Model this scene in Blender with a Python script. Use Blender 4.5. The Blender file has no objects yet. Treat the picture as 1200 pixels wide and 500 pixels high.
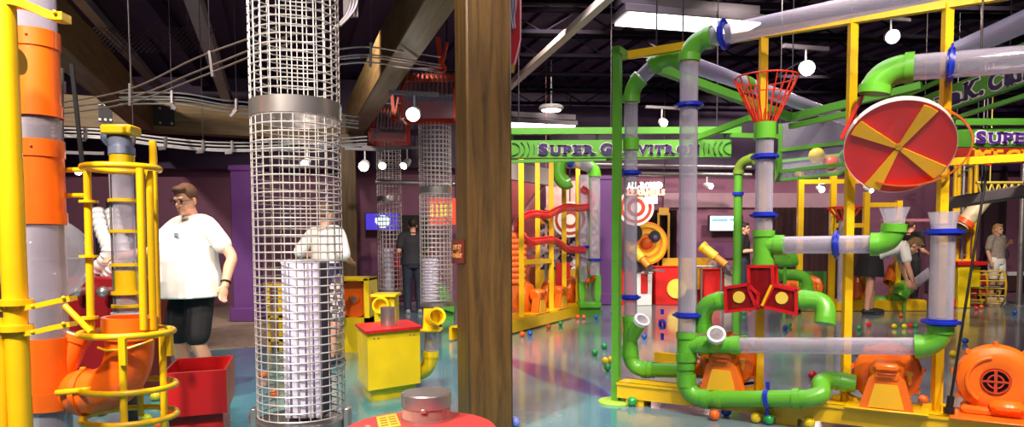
import bpy, math, random
from mathutils import Vector as V, Matrix, Euler
random.seed(7)
SC = bpy.context.scene; COL = SC.collection
PI = math.pi
R = math.radians
# ------------------------------------------------------------------ camera
F = 800.0; H = 1.2; TH = R(3.1); PPY = 333.0; ROLL = R(0.27)
_f = V((0, math.cos(TH), -math.sin(TH))); _u = V((0, math.sin(TH), math.cos(TH))); _r = V((1, 0, 0))
_cr, _sr = math.cos(ROLL), math.sin(ROLL)
EYE = V((0, 0, H))
def ray(px, py):
    x = (px - 600) / F; y = (PPY - py) / F
    return _r * (_cr * x + _sr * y) + _u * (-_sr * x + _cr * y) + _f
def at(px, py, Y):
    d = ray(px, py); return EYE + d * (Y / d.y)
def fl(px, py, z=0.0):
    d = ray(px, py); return EYE + d * ((z - H) / d.z)
cd = bpy.data.cameras.new('camera'); cam = bpy.data.objects.new('camera', cd); COL.objects.link(cam)
cd.sensor_fit = 'HORIZONTAL'; cd.sensor_width = 36; cd.lens = 36 * F / 1200
cd.shift_y = (PPY - 250) / 1200; cd.clip_start = .05; cd.clip_end = 200
cx = _r * _cr - _u * _sr; cy = _r * _sr + _u * _cr; cz = -_f
cam.matrix_world = Matrix(((cx.x, cy.x, cz.x, 0), (cx.y, cy.y, cz.y, 0), (cx.z, cy.z, cz.z, H), (0, 0, 0, 1)))
SC.camera = cam
# ------------------------------------------------------------------ materials
def lin(h):
    h = h.lstrip('#'); o = []
    for i in (0, 2, 4):
        c = int(h[i:i + 2], 16) / 255
        o.append(c / 12.92 if c <= .04045 else ((c + .055) / 1.055) ** 2.4)
    return (*o, 1)
MATS = {}
def nm(name):
    m = bpy.data.materials.new(name); m.use_nodes = True; nt = m.node_tree; nt.nodes.clear()
    return m, nt, nt.nodes.new
def lk(nt, a, b): nt.links.new(a, b)
def mat(name, hexc, rough=.5, metal=0., var=.06, nscale=6., coat=0., bump=0., emit=0., spec=.5):
    if name in MATS: return MATS[name]
    m, nt, N = nm(name)
    out = N('ShaderNodeOutputMaterial'); b = N('ShaderNodeBsdfPrincipled'); lk(nt, b.outputs[0], out.inputs[0])
    tc = N('ShaderNodeTexCoord'); nz = N('ShaderNodeTexNoise'); nz.inputs['Scale'].default_value = nscale; nz.inputs['Detail'].default_value = 4
    lk(nt, tc.outputs['Object'], nz.inputs['Vector'])
    hs = N('ShaderNodeHueSaturation'); hs.inputs['Color'].default_value = lin(hexc)
    mr = N('ShaderNodeMapRange'); mr.inputs[1].default_value = .3; mr.inputs[2].default_value = .7
    mr.inputs[3].default_value = 1 - var; mr.inputs[4].default_value = 1 + var
    lk(nt, nz.outputs['Fac'], mr.inputs[0]); lk(nt, mr.outputs[0], hs.inputs['Value']); lk(nt, hs.outputs[0], b.inputs['Base Color'])
    b.inputs['Roughness'].default_value = rough; b.inputs['Metallic'].default_value = metal
    b.inputs['Coat Weight'].default_value = coat; b.inputs['Specular IOR Level'].default_value = spec
    if bump:
        bp = N('ShaderNodeBump'); bp.inputs['Strength'].default_value = bump; bp.inputs['Distance'].default_value = .01
        lk(nt, nz.outputs['Fac'], bp.inputs['Height']); lk(nt, bp.outputs[0], b.inputs['Normal'])
    if emit:
        b.inputs['Emission Color'].default_value = lin(hexc); b.inputs['Emission Strength'].default_value = emit
    MATS[name] = m; return m
def clear(name, hexc, a0=.2, a1=.75, rough=.12):
    if name in MATS: return MATS[name]
    m, nt, N = nm(name)
    out = N('ShaderNodeOutputMaterial'); b = N('ShaderNodeBsdfPrincipled'); t = N('ShaderNodeBsdfTransparent'); mx = N('ShaderNodeMixShader')
    lw = N('ShaderNodeLayerWeight'); lw.inputs[0].default_value = .35
    mr = N('ShaderNodeMapRange'); mr.inputs[3].default_value = a0; mr.inputs[4].default_value = a1
    tc = N('ShaderNodeTexCoord'); nz = N('ShaderNodeTexNoise'); nz.inputs['Scale'].default_value = 9
    lk(nt, tc.outputs['Object'], nz.inputs['Vector'])
    r2 = N('ShaderNodeMapRange'); r2.inputs[3].default_value = rough * .6; r2.inputs[4].default_value = rough * 1.6
    lk(nt, nz.outputs['Fac'], r2.inputs[0]); lk(nt, r2.outputs[0], b.inputs['Roughness'])
    lk(nt, lw.outputs['Facing'], mr.inputs[0]); lk(nt, mr.outputs[0], mx.inputs[0])
    lk(nt, t.outputs[0], mx.inputs[1]); lk(nt, b.outputs[0], mx.inputs[2]); lk(nt, mx.outputs[0], out.inputs[0])
    b.inputs['Base Color'].default_value = lin(hexc)
    c = lin(hexc); t.inputs[0].default_value = tuple(.75 + .25 * x for x in c[:3]) + (1,)
    MATS[name] = m; return m
def wood(name, c0, c1, axis):
    m, nt, N = nm(name)
    out = N('ShaderNodeOutputMaterial'); b = N('ShaderNodeBsdfPrincipled'); lk(nt, b.outputs[0], out.inputs[0])
    tc = N('ShaderNodeTexCoord'); mp = N('ShaderNodeMapping'); lk(nt, tc.outputs['Object'], mp.inputs[0])
    s = [9, 9, 9]; s[axis] = .7; mp.inputs['Scale'].default_value = s
    nz = N('ShaderNodeTexNoise'); nz.inputs['Scale'].default_value = 2.2; nz.inputs['Detail'].default_value = 6; nz.inputs['Distortion'].default_value = .6
    lk(nt, mp.outputs[0], nz.inputs['Vector'])
    s2 = N('ShaderNodeTexNoise'); s2.inputs['Scale'].default_value = 30; s2.inputs['Detail'].default_value = 3; lk(nt, mp.outputs[0], s2.inputs['Vector'])
    rp = N('ShaderNodeValToRGB'); rp.color_ramp.elements[0].position = .32; rp.color_ramp.elements[1].position = .68
    rp.color_ramp.elements[0].color = lin(c0); rp.color_ramp.elements[1].color = lin(c1)
    ad = N('ShaderNodeMath'); ad.operation = 'MULTIPLY_ADD'; ad.inputs[1].default_value = .3; lk(nt, s2.outputs['Fac'], ad.inputs[0]); 
    sb = N('ShaderNodeMath'); sb.operation = 'SUBTRACT'; sb.inputs[1].default_value = .15; lk(nt, nz.outputs['Fac'], sb.inputs[0]); lk(nt, sb.outputs[0], ad.inputs[2])
    lk(nt, ad.outputs[0], rp.inputs[0])
    # knots
    vo = N('ShaderNodeTexVoronoi'); vo.inputs['Scale'].default_value = 3.1
    mp2 = N('ShaderNodeMapping'); q = [1.3, 1.3, 1.3]; q[axis] = .55; mp2.inputs['Scale'].default_value = q; lk(nt, tc.outputs['Object'], mp2.inputs[0]); lk(nt, mp2.outputs[0], vo.inputs['Vector'])
    mr = N('ShaderNodeMapRange'); mr.inputs[1].default_value = .05; mr.inputs[2].default_value = .11; mr.inputs[3].default_value = .35; mr.inputs[4].default_value = 1
    lk(nt, vo.outputs['Distance'], mr.inputs[0])
    mx = N('ShaderNodeMix'); mx.data_type = 'RGBA'; mx.inputs['A'].default_value = lin('#2a1a0c'); lk(nt, rp.outputs[0], mx.inputs['B']); lk(nt, mr.outputs[0], mx.inputs['Factor'])
    lk(nt, mx.outputs['Result'], b.inputs['Base Color']); b.inputs['Roughness'].default_value = .5
    bp = N('ShaderNodeBump'); bp.inputs['Strength'].default_value = .25; bp.inputs['Distance'].default_value = .004
    lk(nt, s2.outputs['Fac'], bp.inputs['Height']); lk(nt, bp.outputs[0], b.inputs['Normal'])
    MATS[name] = m; return m
YEL = mat('yellow_paint', '#ebba0c', .34, coat=.2)
YELP = mat('yellow_plastic', '#f7d312', .35, coat=.2)
ORP = mat('orange_plastic', '#f26a12', .35, coat=.3, var=.08)
ORB = mat('orange_blower_plastic', '#ee7018', .33, coat=.25, var=.1)
GRN = mat('green_pvc', '#62b232', .3, coat=.3)
GRP = mat('green_paint', '#569a2e', .4, coat=.1)
BLU = mat('blue_plastic', '#1c2fb4', .3, coat=.3)
RED = mat('red_paint', '#c4161c', .4, coat=.15)
REDO = mat('red_orange_paint', '#ea4526', .4)
REDB = mat('red_cabinet', '#8a1018', .4)
STEEL = mat('steel', '#c2bcbc', .28, .85, var=.1)
WIRE = mat('cage_wire', '#cfc8c8', .36, .45, var=.06)
STEELD = mat('dark_steel', '#4a464a', .45, .8)
GALV = mat('galvanised_steel', '#8d878c', .42, .85, var=.12)
COPP = mat('copper_strip', '#c99a84', .4, .5)
BLK = mat('black_plastic', '#121214', .45)
WHT = mat('white_plastic', '#e9e6ea', .4)
LILAC = mat('white_stack', '#d9d2ee', .45)
CLR = clear('clear_tube', '#d6d0e2', .2, .7, .1)
CLRL = clear('clear_panel', '#dcd9e8', .14, .6, .06)
CLRR = clear('clear_red_panel', '#8c1418', .72, .92, .15)
CLRD = clear('clear_dome', '#e8e4f0', .16, .75, .08)
PURP = mat('purple_paint', '#6b3b86', .55, var=.05)
PURPD = mat('dark_purple_paint', '#3a2148', .6, var=.06)
SKIN = mat('skin', '#d99f84', .5, var=.04)
BULB = mat('lamp_lens', '#fff4e6', .4, emit=22)
TUBEL = mat('fluorescent_lens', '#fff2e4', .4, emit=7)
GOLD = mat('yellow_label', '#e3c648', .5)
# ------------------------------------------------------------------ mesh builder
def perp(t):
    a = V((0, 0, 1)) if abs(t.z) < .9 else V((1, 0, 0))
    s = t.cross(a).normalized(); return s, s.cross(t).normalized()
class MB:
    def __init__(self): self.v = []; self.f = []; self.pc = []
    def add(self, vs, fs):
        n = len(self.v); self.pc.append((n, len(self.f))); self.v += [V(p) for p in vs]; self.f += [tuple(i + n for i in f) for f in fs]; return self
    def box(self, c, s, rz=0, M=None, bev=0.):
        hx, hy, hz = s[0] / 2, s[1] / 2, s[2] / 2
        M = M or Matrix.Rotation(rz, 3, 'Z'); c = V(c)
        b = min(bev, hx * .9, hy * .9, hz * .9)
        if b <= 0:
            vs = [c + M @ V((x * hx, y * hy, z * hz)) for z in (-1, 1) for y in (-1, 1) for x in (-1, 1)]
            return self.add(vs, [(0, 2, 3, 1), (4, 5, 7, 6), (0, 1, 5, 4), (2, 6, 7, 3), (0, 4, 6, 2), (1, 3, 7, 5)])
        vs = []; idx = {}
        for sx in (-1, 1):
            for sy in (-1, 1):
                for sz in (-1, 1):
                    for k, d in enumerate(((1, 0, 0), (0, 1, 0), (0, 0, 1))):
                        p = V((sx * (hx - (0 if d[0] else b)), sy * (hy - (0 if d[1] else b)), sz * (hz - (0 if d[2] else b))))
                        idx[(sx, sy, sz, k)] = len(vs); vs.append(c + M @ p)
        fs = []
        S = (-1, 1)
        for s0 in S:
            o = [(1, 1), (-1, 1), (-1, -1), (1, -1)]
            if s0 < 0: o = o[::-1]
            fs.append(tuple(idx[(s0, a, bb, 0)] for a, bb in o)[::1] if True else 0)
            fs.append(tuple(idx[(bb, s0, a, 1)] for a, bb in o))
            fs.append(tuple(idx[(a, bb, s0, 2)] for a, bb in o))
        for a in S:
            for c2 in S:
                q = (idx[(a, c2, -1, 0)], idx[(a, c2, 1, 0)], idx[(a, c2, 1, 1)], idx[(a, c2, -1, 1)]); fs.append(q)
                q = (idx[(a, -1, c2, 0)], idx[(a, 1, c2, 0)], idx[(a, 1, c2, 2)], idx[(a, -1, c2, 2)]); fs.append(q)
                q = (idx[(-1, a, c2, 1)], idx[(1, a, c2, 1)], idx[(1, a, c2, 2)], idx[(-1, a, c2, 2)]); fs.append(q)
                for e in S: fs.append((idx[(a, c2, e, 0)], idx[(a, c2, e, 1)], idx[(a, c2, e, 2)]))
        self.fix = True
        return self.add(vs, fs)
    def bar(self, p0, p1, w, h, up=(0, 0, 1), bev=0.):
        p0, p1 = V(p0), V(p1); t = (p1 - p0); L = t.length; t.normalize(); up = V(up)
        if abs(t.dot(up)) > .98: up = V((0, 1, 0))
        s = t.cross(up).normalized(); u = s.cross(t)
        M = Matrix((t, s, u)).transposed()
        return self.box((p0 + p1) / 2, (L, w, h), M=M, bev=bev)
    def sweep(self, pts, rad, seg=14, closed=False, cap=True, flat=None, side=None):
        pts = [V(p) for p in pts]; n = len(pts)
        rad = rad if isinstance(rad, (list, tuple)) else [rad] * n
        vs = []; S = None
        for i in range(n):
            a = pts[(i - 1) % n] if (closed or i) else pts[0]; b = pts[(i + 1) % n] if (closed or i < n - 1) else pts[-1]
            t = (b - a).normalized()
            if side is not None:
                s = V(side); s = (s - t * s.dot(t)).normalized(); u = s.cross(t)
            elif S is None: s, u = perp(t)
            else:
                s = (S - t * S.dot(t)).normalized(); u = s.cross(t)
            S = s
            r = rad[i]; rx, ry = r if isinstance(r, tuple) else (r, r)
            for k in range(seg):
                q = 2 * PI * k / seg; vs.append(pts[i] + s * (rx * math.cos(q)) + u * (ry * math.sin(q)))
        fs = []
        for i in range(n if closed else n - 1):
            j = (i + 1) % n
            for k in range(seg):
                l = (k + 1) % seg; fs.append((i * seg + k, j * seg + k, j * seg + l, i * seg + l))
        if cap and not closed:
            fs.append(tuple(range(seg))); fs.append(tuple(range((n - 1) * seg, n * seg))[::-1])
        return self.add(vs, fs)
    def cyl(self, p0, p1, r, seg=20, r2=None, cap=True): return self.sweep([p0, p1], [r, r if r2 is None else r2], seg, cap=cap)
    def pipe(self, p0, p1, ro, ri, seg=24):
        p0, p1 = V(p0), V(p1); t = (p1 - p0).normalized(); s, u = perp(t); vs = []
        for p, r in ((p0, ro), (p1, ro), (p1, ri), (p0, ri)):
            for k in range(seg):
                q = 2 * PI * k / seg; vs.append(p + s * (r * math.cos(q)) + u * (r * math.sin(q)))
        fs = []
        for i in range(4):
            j = (i + 1) % 4
            for k in range(seg): l = (k + 1) % seg; fs.append((i * seg + k, j * seg + k, j * seg + l, i * seg + l))
        return self.add(vs, fs)
    def lathe(self, o, axis, prof, seg=28, closed=False):
        o = V(o); t = V(axis).normalized(); s, u = perp(t); vs = []; m = len(prof)
        for r, d in prof:
            for k in range(seg):
                q = 2 * PI * k / seg; vs.append(o + t * d + s * (r * math.cos(q)) + u * (r * math.sin(q)))
        fs = []
        for i in range(m if closed else m - 1):
            j = (i + 1) % m
            for k in range(seg): l = (k + 1) % seg; fs.append((i * seg + k, j * seg + k, j * seg + l, i * seg + l))
        return self.add(vs, fs)
    def ring(self, o, axis, ro, ri, th, seg=28):
        return self.lathe(o, axis, [(ri, -th / 2), (ro, -th / 2), (ro, th / 2), (ri, th / 2)], seg, True)
    def disc(self, o, axis, r, th, seg=28):
        return self.lathe(o, axis, [(.0005, -th / 2), (r, -th / 2), (r, th / 2), (.0005, th / 2)], seg, True)
    def torus(self, o, axis, R0, r, seg=36, s2=6):
        return self.lathe(o, axis, [(R0 + r * math.cos(2 * PI * k / s2), r * math.sin(2 * PI * k / s2)) for k in range(s2)], seg, True)
    def ball(self, c, r, seg=20, rings=12, M=None):
        c = V(c); rr = r if isinstance(r, (tuple, list)) else (r, r, r); vs = []; fs = []
        for i in range(1, rings):
            a = PI * i / rings
            for k in range(seg):
                q = 2 * PI * k / seg; p = V((rr[0] * math.sin(a) * math.cos(q), rr[1] * math.sin(a) * math.sin(q), rr[2] * math.cos(a)))
                vs.append(c + (M @ p if M else p))
        top = len(vs); p = V((0, 0, rr[2])); vs.append(c + (M @ p if M else p)); vs.append(c - (M @ p if M else p))
        for i in range(rings - 2):
            for k in range(seg): l = (k + 1) % seg; fs.append((i * seg + k, (i + 1) * seg + k, (i + 1) * seg + l, i * seg + l))
        for k in range(seg):
            l = (k + 1) % seg; fs.append((top, k, l)); fs.append((top + 1, (rings - 2) * seg + l, (rings - 2) * seg + k))
        return self.add(vs, fs)
    def prism(self, poly, d):
        poly = [V(p) for p in poly]; d = V(d); n = len(poly)
        return self.add(poly + [p + d for p in poly], [tuple(range(n))[::-1], tuple(range(n, 2 * n))] + [(i, (i + 1) % n, n + (i + 1) % n, n + i) for i in range(n)])
    def mesh(self, name, m, off=V((0, 0, 0)), smooth=True, ang=38):
        me = bpy.data.meshes.new(name); me.from_pydata([p - off for p in self.v], [], self.f); me.update()
        import bmesh
        bm = bmesh.new(); bm.from_mesh(me); bmesh.ops.recalc_face_normals(bm, faces=bm.faces); bm.to_mesh(me); bm.free()
        for mm in (m if isinstance(m, (list, tuple)) else [m]): me.materials.append(mm)
        if smooth:
            me.polygons.foreach_set('use_smooth', [True] * len(me.polygons)); me.set_sharp_from_angle(angle=R(ang))
        return me
# ------------------------------------------------------------------ things and parts
def setp(o, label=None, cat=None, group=None, kind=None):
    for k, x in (('label', label), ('category', cat), ('group', group), ('kind', kind)):
        if x: o[k] = x
    return o
def thing(name, label, cat, loc, group=None, rz=0.):
    o = bpy.data.objects.new(name, None); COL.objects.link(o); o.location = V(loc); o.rotation_euler = (0, 0, rz); o.empty_display_size = .1
    return setp(o, label, cat, group)
def root_of(o):
    while o.parent: o = o.parent
    return o
def part(name, mb, m, parent, local=False, label=None, ang=38, kind=None):
    if name in ('hanger', 'coupling', 'arm') and len(mb.pc) > 1:
        o = None
        for i, (a, b) in enumerate(mb.pc):
            c, d = mb.pc[i + 1] if i + 1 < len(mb.pc) else (len(mb.v), len(mb.f))
            q = MB().add(mb.v[a:c], [tuple(k - a for k in f) for f in mb.f[b:d]]); o = part(name, q, m, parent, local, label, ang, kind)
        return o
    off = V((0, 0, 0)) if local else V(root_of(parent).location)
    o = bpy.data.objects.new(name, mb.mesh(name, m, off, ang=ang)); COL.objects.link(o); o.parent = parent
    return setp(o, label, kind=kind)
def single(name, mb, m, label, cat, loc=None, group=None, ang=38):
    if loc is None:
        xs = [p.x for p in mb.v]; ys = [p.y for p in mb.v]; zs = [p.z for p in mb.v]
        loc = V(((min(xs) + max(xs)) / 2, (min(ys) + max(ys)) / 2, min(zs)))
    o = bpy.data.objects.new(name, mb.mesh(name, m, V(loc), ang=ang)); COL.objects.link(o); o.location = loc
    return setp(o, label, cat, group)
def struct(name, mb, m, loc=V((0, 0, 0)), parent=None, ang=38):
    o = bpy.data.objects.new(name, mb.mesh(name, m, V(loc), ang=ang)); COL.objects.link(o)
    if parent: o.parent = parent
    else: o.location = loc
    return setp(o, kind='structure')
def dup(root, loc, rz=None, label=None, group=None):
    r = root.copy(); COL.objects.link(r); r.location = V(loc)
    if rz is not None: r.rotation_euler = (0, 0, rz)
    if label: r['label'] = label
    if group: r['group'] = group
    def rec(src, dst):
        for ch in list(src.children):
            c = ch.copy(); COL.objects.link(c); c.parent = dst; rec(ch, c)
    rec(root, r); return r
# curves
def arc3(p0, pc, p1, n=10):   # rounded corner from p0 via corner pc to p1
    p0, pc, p1 = V(p0), V(pc), V(p1)
    return [p0 * (1 - t) ** 2 * 1 + pc * 2 * t * (1 - t) + p1 * t * t for t in [i / n for i in range(n + 1)]]
def spline(pts, n=8, closed=False):
    pts = [V(p) for p in pts]; o = []; m = len(pts)
    for i in range(m if closed else m - 1):
        g = lambda k: pts[k % m] if closed else pts[max(0, min(m - 1, k))]
        a, b, c, d = g(i - 1), g(i), g(i + 1), g(i + 2)
        for j in range(n):
            t = j / n; o.append(.5 * ((2 * b) + (c - a) * t + (2 * a - 5 * b + 4 * c - d) * t * t + (3 * b - a - 3 * c + d) * t ** 3))
    if not closed: o.append(pts[-1])
    return o
# pipe fittings -----------------------------------------------------
def elbow(mb, p0, pc, p1, r, col=.05, n=12):
    pts = arc3(p0, pc, p1, n); mb.sweep(pts, r * 1.09, 22)
    for a, b in ((pts[0], pts[1]), (pts[-1], pts[-2])):
        d = (b - a).normalized(); mb.pipe(a, a + d * col, r * 1.2, r * .9)
    return mb
def sleeve(mb, p0, p1, r): return mb.pipe(p0, p1, r * 1.18, r * .98)
def flange(mb, c, ax, r):
    c = V(c); ax = V(ax).normalized(); mb.ring(c, ax, r * 1.62, r * 1.02, .014); mb.ring(c, ax, r * 1.25, r * 1.01, .04)
    s, u = perp(ax)
    for k in range(4):
        q = PI / 4 + k * PI / 2; p = c + (s * math.cos(q) + u * math.sin(q)) * r * 1.44; mb.cyl(p - ax * .012, p + ax * .012, .008, 8)
    return mb
# ------------------------------------------------------------------ lettering
_G = {}
def glyph(ch, off):
    k = (ch, off)
    if k not in _G:
        cu = bpy.data.curves.new('t', 'FONT'); cu.body = ch; cu.size = 1; cu.offset = off; cu.extrude = .5; cu.resolution_u = 3
        o = bpy.data.objects.new('t', cu); COL.objects.link(o)
        dg = bpy.context.evaluated_depsgraph_get(); me = o.evaluated_get(dg).to_mesh()
        vs = [tuple(x.co) for x in me.vertices]; fs = [tuple(p.vertices) for p in me.polygons]
        bpy.data.objects.remove(o); bpy.data.curves.remove(cu); _G[k] = (vs, fs)
    return _G[k]
SERIF = {'S': [], 'U': [(.12, 't'), (.88, 't')], 'P': [(.15, 'b'), (.04, 't')], 'E': [(.04, 't'), (.04, 'b')], 'R': [(.12, 'b'), (.9, 'b'), (.04, 't')],
         'G': [], 'A': [(.08, 'b'), (.92, 'b')], 'V': [(.08, 't'), (.92, 't')], 'I': [(.5, 't'), (.5, 'b')], 'T': [(.5, 'b')], 'O': [], 'N': [(.1, 't'), (.1, 'b'), (.9, 't')],
         'K': [(.1, 't'), (.1, 'b'), (.88, 't'), (.92, 'b')], 'M': [(.08, 't'), (.08, 'b'), (.92, 't'), (.92, 'b')], 'H': [(.1, 't'), (.1, 'b'), (.9, 't'), (.9, 'b')],
         'a': [(.92, 'b')], 'n': [(.12, 'b'), (.88, 'b'), (.06, 't')], 'e': [], 'C': [], 'B': [(.04, 't'), (.04, 'b')], 'L': [(.15, 't'), (.04, 'b')], 'D': [(.04, 't'), (.04, 'b')]}
def word(mb, s, o, xd, zd, cap, width, off=.03, grow=0., depth=.006, small=.8, serif=True, nout=0.):
    """o = left end of the baseline; first letter of every word at full cap height, the rest smaller."""
    o, xd, zd = V(o), V(xd).normalized(), V(zd).normalized(); nd = xd.cross(zd)
    lay = []; x = 0; first = True
    for ch in s:
        if ch == ' ': x += .35; first = True; continue
        vs, fs = glyph(ch, off); x0 = min(v[0] for v in vs); x1 = max(v[0] for v in vs)
        k = 1 if first or small == 1 else small
        lay.append((ch, x, k, x0, x1)); x += (x1 - x0) * k + .12; first = False
    capu = .73; sz = cap / capu; sx = width / (x - .12)
    for ch, x, k, x0, x1 in lay:
        vs, fs = glyph(ch, off + grow); xm = (x0 + x1) / 2; hh = capu if ch.upper() == ch else .54
        f = lambda a, b, c: o + xd * ((x + (a - x0) * k) * sx) + zd * (b * k * sz) + nd * (c * depth * 2 + nout)
        mb.add([f(v[0], v[1], v[2]) for v in vs], fs)
        if serif:
            for fx, tb in SERIF.get(ch, []):
                cxx = x0 + (x1 - x0) * fx; w = .15 + grow; h0, h1 = ((-.01 - grow, .085 + grow) if tb == 'b' else (hh - .085 - grow, hh + .01 + grow))
                vv = [f(cxx + a * w, b, c) for c in (-.5, .5) for a, b in ((-1, h0), (1, h0), (1, h1), (-1, h1))]
                mb.add(vv, [(0, 1, 2, 3), (7, 6, 5, 4), (0, 4, 5, 1), (1, 5, 6, 2), (2, 6, 7, 3), (3, 7, 4, 0)])
    return mb
# ================================================================== THE SETTING
WD = V((math.cos(R(4.6)), math.sin(R(4.6)), 0)); WN = V((WD.y, -WD.x, 0))     # back wall direction, normal to camera
W0 = V((-6.31, 14.37, 0))
def wal(px, py, off=0.0):
    d = ray(px, py); o = W0 + WN * off; return EYE + d * ((o - EYE).dot(WN) / d.dot(WN))
AX = V((-math.sin(R(18.5)), math.cos(R(18.5)), 0)); BX = V((AX.y, -AX.x, 0))  # timber axes
CEIL = 4.7
fz0 = lambda p: V((p.x, p.y, CEIL))
def circ(a, b, c):
    ax, ay, bx, by, cx_, cy_ = a.x, a.y, b.x, b.y, c.x, c.y
    d = 2 * (ax * (by - cy_) + bx * (cy_ - ay) + cx_ * (ay - by))
    ux = ((ax * ax + ay * ay) * (by - cy_) + (bx * bx + by * by) * (cy_ - ay) + (cx_ * cx_ + cy_ * cy_) * (ay - by)) / d
    uy = ((ax * ax + ay * ay) * (cx_ - bx) + (bx * bx + by * by) * (ax - cx_) + (cx_ * cx_ + cy_ * cy_) * (bx - ax)) / d
    return V((ux, uy, 0)), math.hypot(ax - ux, ay - uy)
def floor_mat():
    m, nt, N = nm('painted_floor')
    out = N('ShaderNodeOutputMaterial'); b = N('ShaderNodeBsdfPrincipled'); lk(nt, b.outputs[0], out.inputs[0])
    geo = N('ShaderNodeTexCoord')
    def inside(c, r, soft=.02):
        vm = N('ShaderNodeVectorMath'); vm.operation = 'DISTANCE'; vm.inputs[1].default_value = c; lk(nt, geo.outputs['Object'], vm.inputs[0])
        mr = N('ShaderNodeMapRange'); mr.inputs[1].default_value = r - soft; mr.inputs[2].default_value = r + soft; mr.inputs[3].default_value = 1; mr.inputs[4].default_value = 0
        lk(nt, vm.outputs['Value'], mr.inputs[0]); return mr.outputs[0]
    def mixc(f, a, b2):
        x = N('ShaderNodeMix'); x.data_type = 'RGBA'
        for s, q in (('A', a), ('B', b2)):
            if isinstance(q, str): x.inputs[s].default_value = lin(q)
            else: lk(nt, q, x.inputs[s])
        lk(nt, f, x.inputs['Factor']); return x.outputs['Result']
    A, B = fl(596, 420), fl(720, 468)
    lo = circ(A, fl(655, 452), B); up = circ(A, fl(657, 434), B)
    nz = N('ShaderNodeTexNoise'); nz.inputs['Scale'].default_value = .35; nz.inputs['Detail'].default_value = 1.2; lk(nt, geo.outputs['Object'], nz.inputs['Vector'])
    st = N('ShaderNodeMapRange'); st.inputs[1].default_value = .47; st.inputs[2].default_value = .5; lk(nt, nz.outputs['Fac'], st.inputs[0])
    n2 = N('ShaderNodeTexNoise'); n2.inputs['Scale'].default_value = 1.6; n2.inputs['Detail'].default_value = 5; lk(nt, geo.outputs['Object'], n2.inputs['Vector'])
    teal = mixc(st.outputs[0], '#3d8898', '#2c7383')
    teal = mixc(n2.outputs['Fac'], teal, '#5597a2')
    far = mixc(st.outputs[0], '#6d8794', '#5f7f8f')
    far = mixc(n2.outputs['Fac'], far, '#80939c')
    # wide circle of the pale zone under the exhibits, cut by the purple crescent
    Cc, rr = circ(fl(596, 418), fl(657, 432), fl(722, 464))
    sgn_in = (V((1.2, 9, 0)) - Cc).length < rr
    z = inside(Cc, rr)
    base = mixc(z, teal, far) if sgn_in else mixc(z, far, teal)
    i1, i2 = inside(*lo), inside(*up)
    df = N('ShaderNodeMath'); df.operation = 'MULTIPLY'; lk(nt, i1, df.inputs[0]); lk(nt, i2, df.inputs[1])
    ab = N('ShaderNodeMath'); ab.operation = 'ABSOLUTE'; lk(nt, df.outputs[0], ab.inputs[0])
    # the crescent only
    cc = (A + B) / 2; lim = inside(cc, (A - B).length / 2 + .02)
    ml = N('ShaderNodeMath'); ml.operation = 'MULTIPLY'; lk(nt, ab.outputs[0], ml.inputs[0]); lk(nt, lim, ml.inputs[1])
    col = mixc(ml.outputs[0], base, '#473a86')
    lk(nt, col, b.inputs['Base Color']); b.inputs['Coat Weight'].default_value = .6; b.inputs['Coat Roughness'].default_value = .09; b.inputs['Specular IOR Level'].default_value = .6
    r3 = N('ShaderNodeMapRange'); r3.inputs[3].default_value = .1; r3.inputs[4].default_value = .3; lk(nt, n2.outputs['Fac'], r3.inputs[0]); lk(nt, r3.outputs[0], b.inputs['Roughness'])
    return m
XL, XR = -13.0, 19.0
pL = W0 + WD * ((XL - W0.x) / WD.x); pR = W0 + WD * ((XR - W0.x) / WD.x)
YB = -3.0
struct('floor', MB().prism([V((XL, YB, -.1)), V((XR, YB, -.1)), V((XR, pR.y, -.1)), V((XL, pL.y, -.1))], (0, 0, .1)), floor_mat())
tan = mat('tan_carpet', '#9a8478', .9, var=.25, nscale=14, bump=.3)
c1, c2 = fl(60, 424), fl(402, 398); c3 = wal(418, 352); c4 = wal(20, 352)
struct('floor_carpet', MB().prism([V((c1.x, c1.y, 0)), V((c2.x, c2.y, 0)), V((c2.x - .35, 14.6, 0)), V((XL + .05, pL.y - .05, 0)), V((XL + .05, c1.y - .2, 0))], (0, 0, .006)), tan)
mauve = mat('mauve_wall', '#84526f', .7, var=.05, nscale=2)
def wallpoly(a, b, th, z0, z1): return MB().prism([V((a.x, a.y, z0)), V((b.x, b.y, z0)), V((b.x, b.y, z1)), V((a.x, a.y, z1))], th)
struct('wall_back', wallpoly(pL, pR, -WN * .2, 0, CEIL), mauve)
struct('wall_left', wallpoly(V((XL, YB, 0)), pL, V((-.2, 0, 0)), 0, CEIL), PURP)
struct('wall_right', wallpoly(V((XR, YB, 0)), pR, V((.2, 0, 0)), 0, CEIL), mauve)
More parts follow.
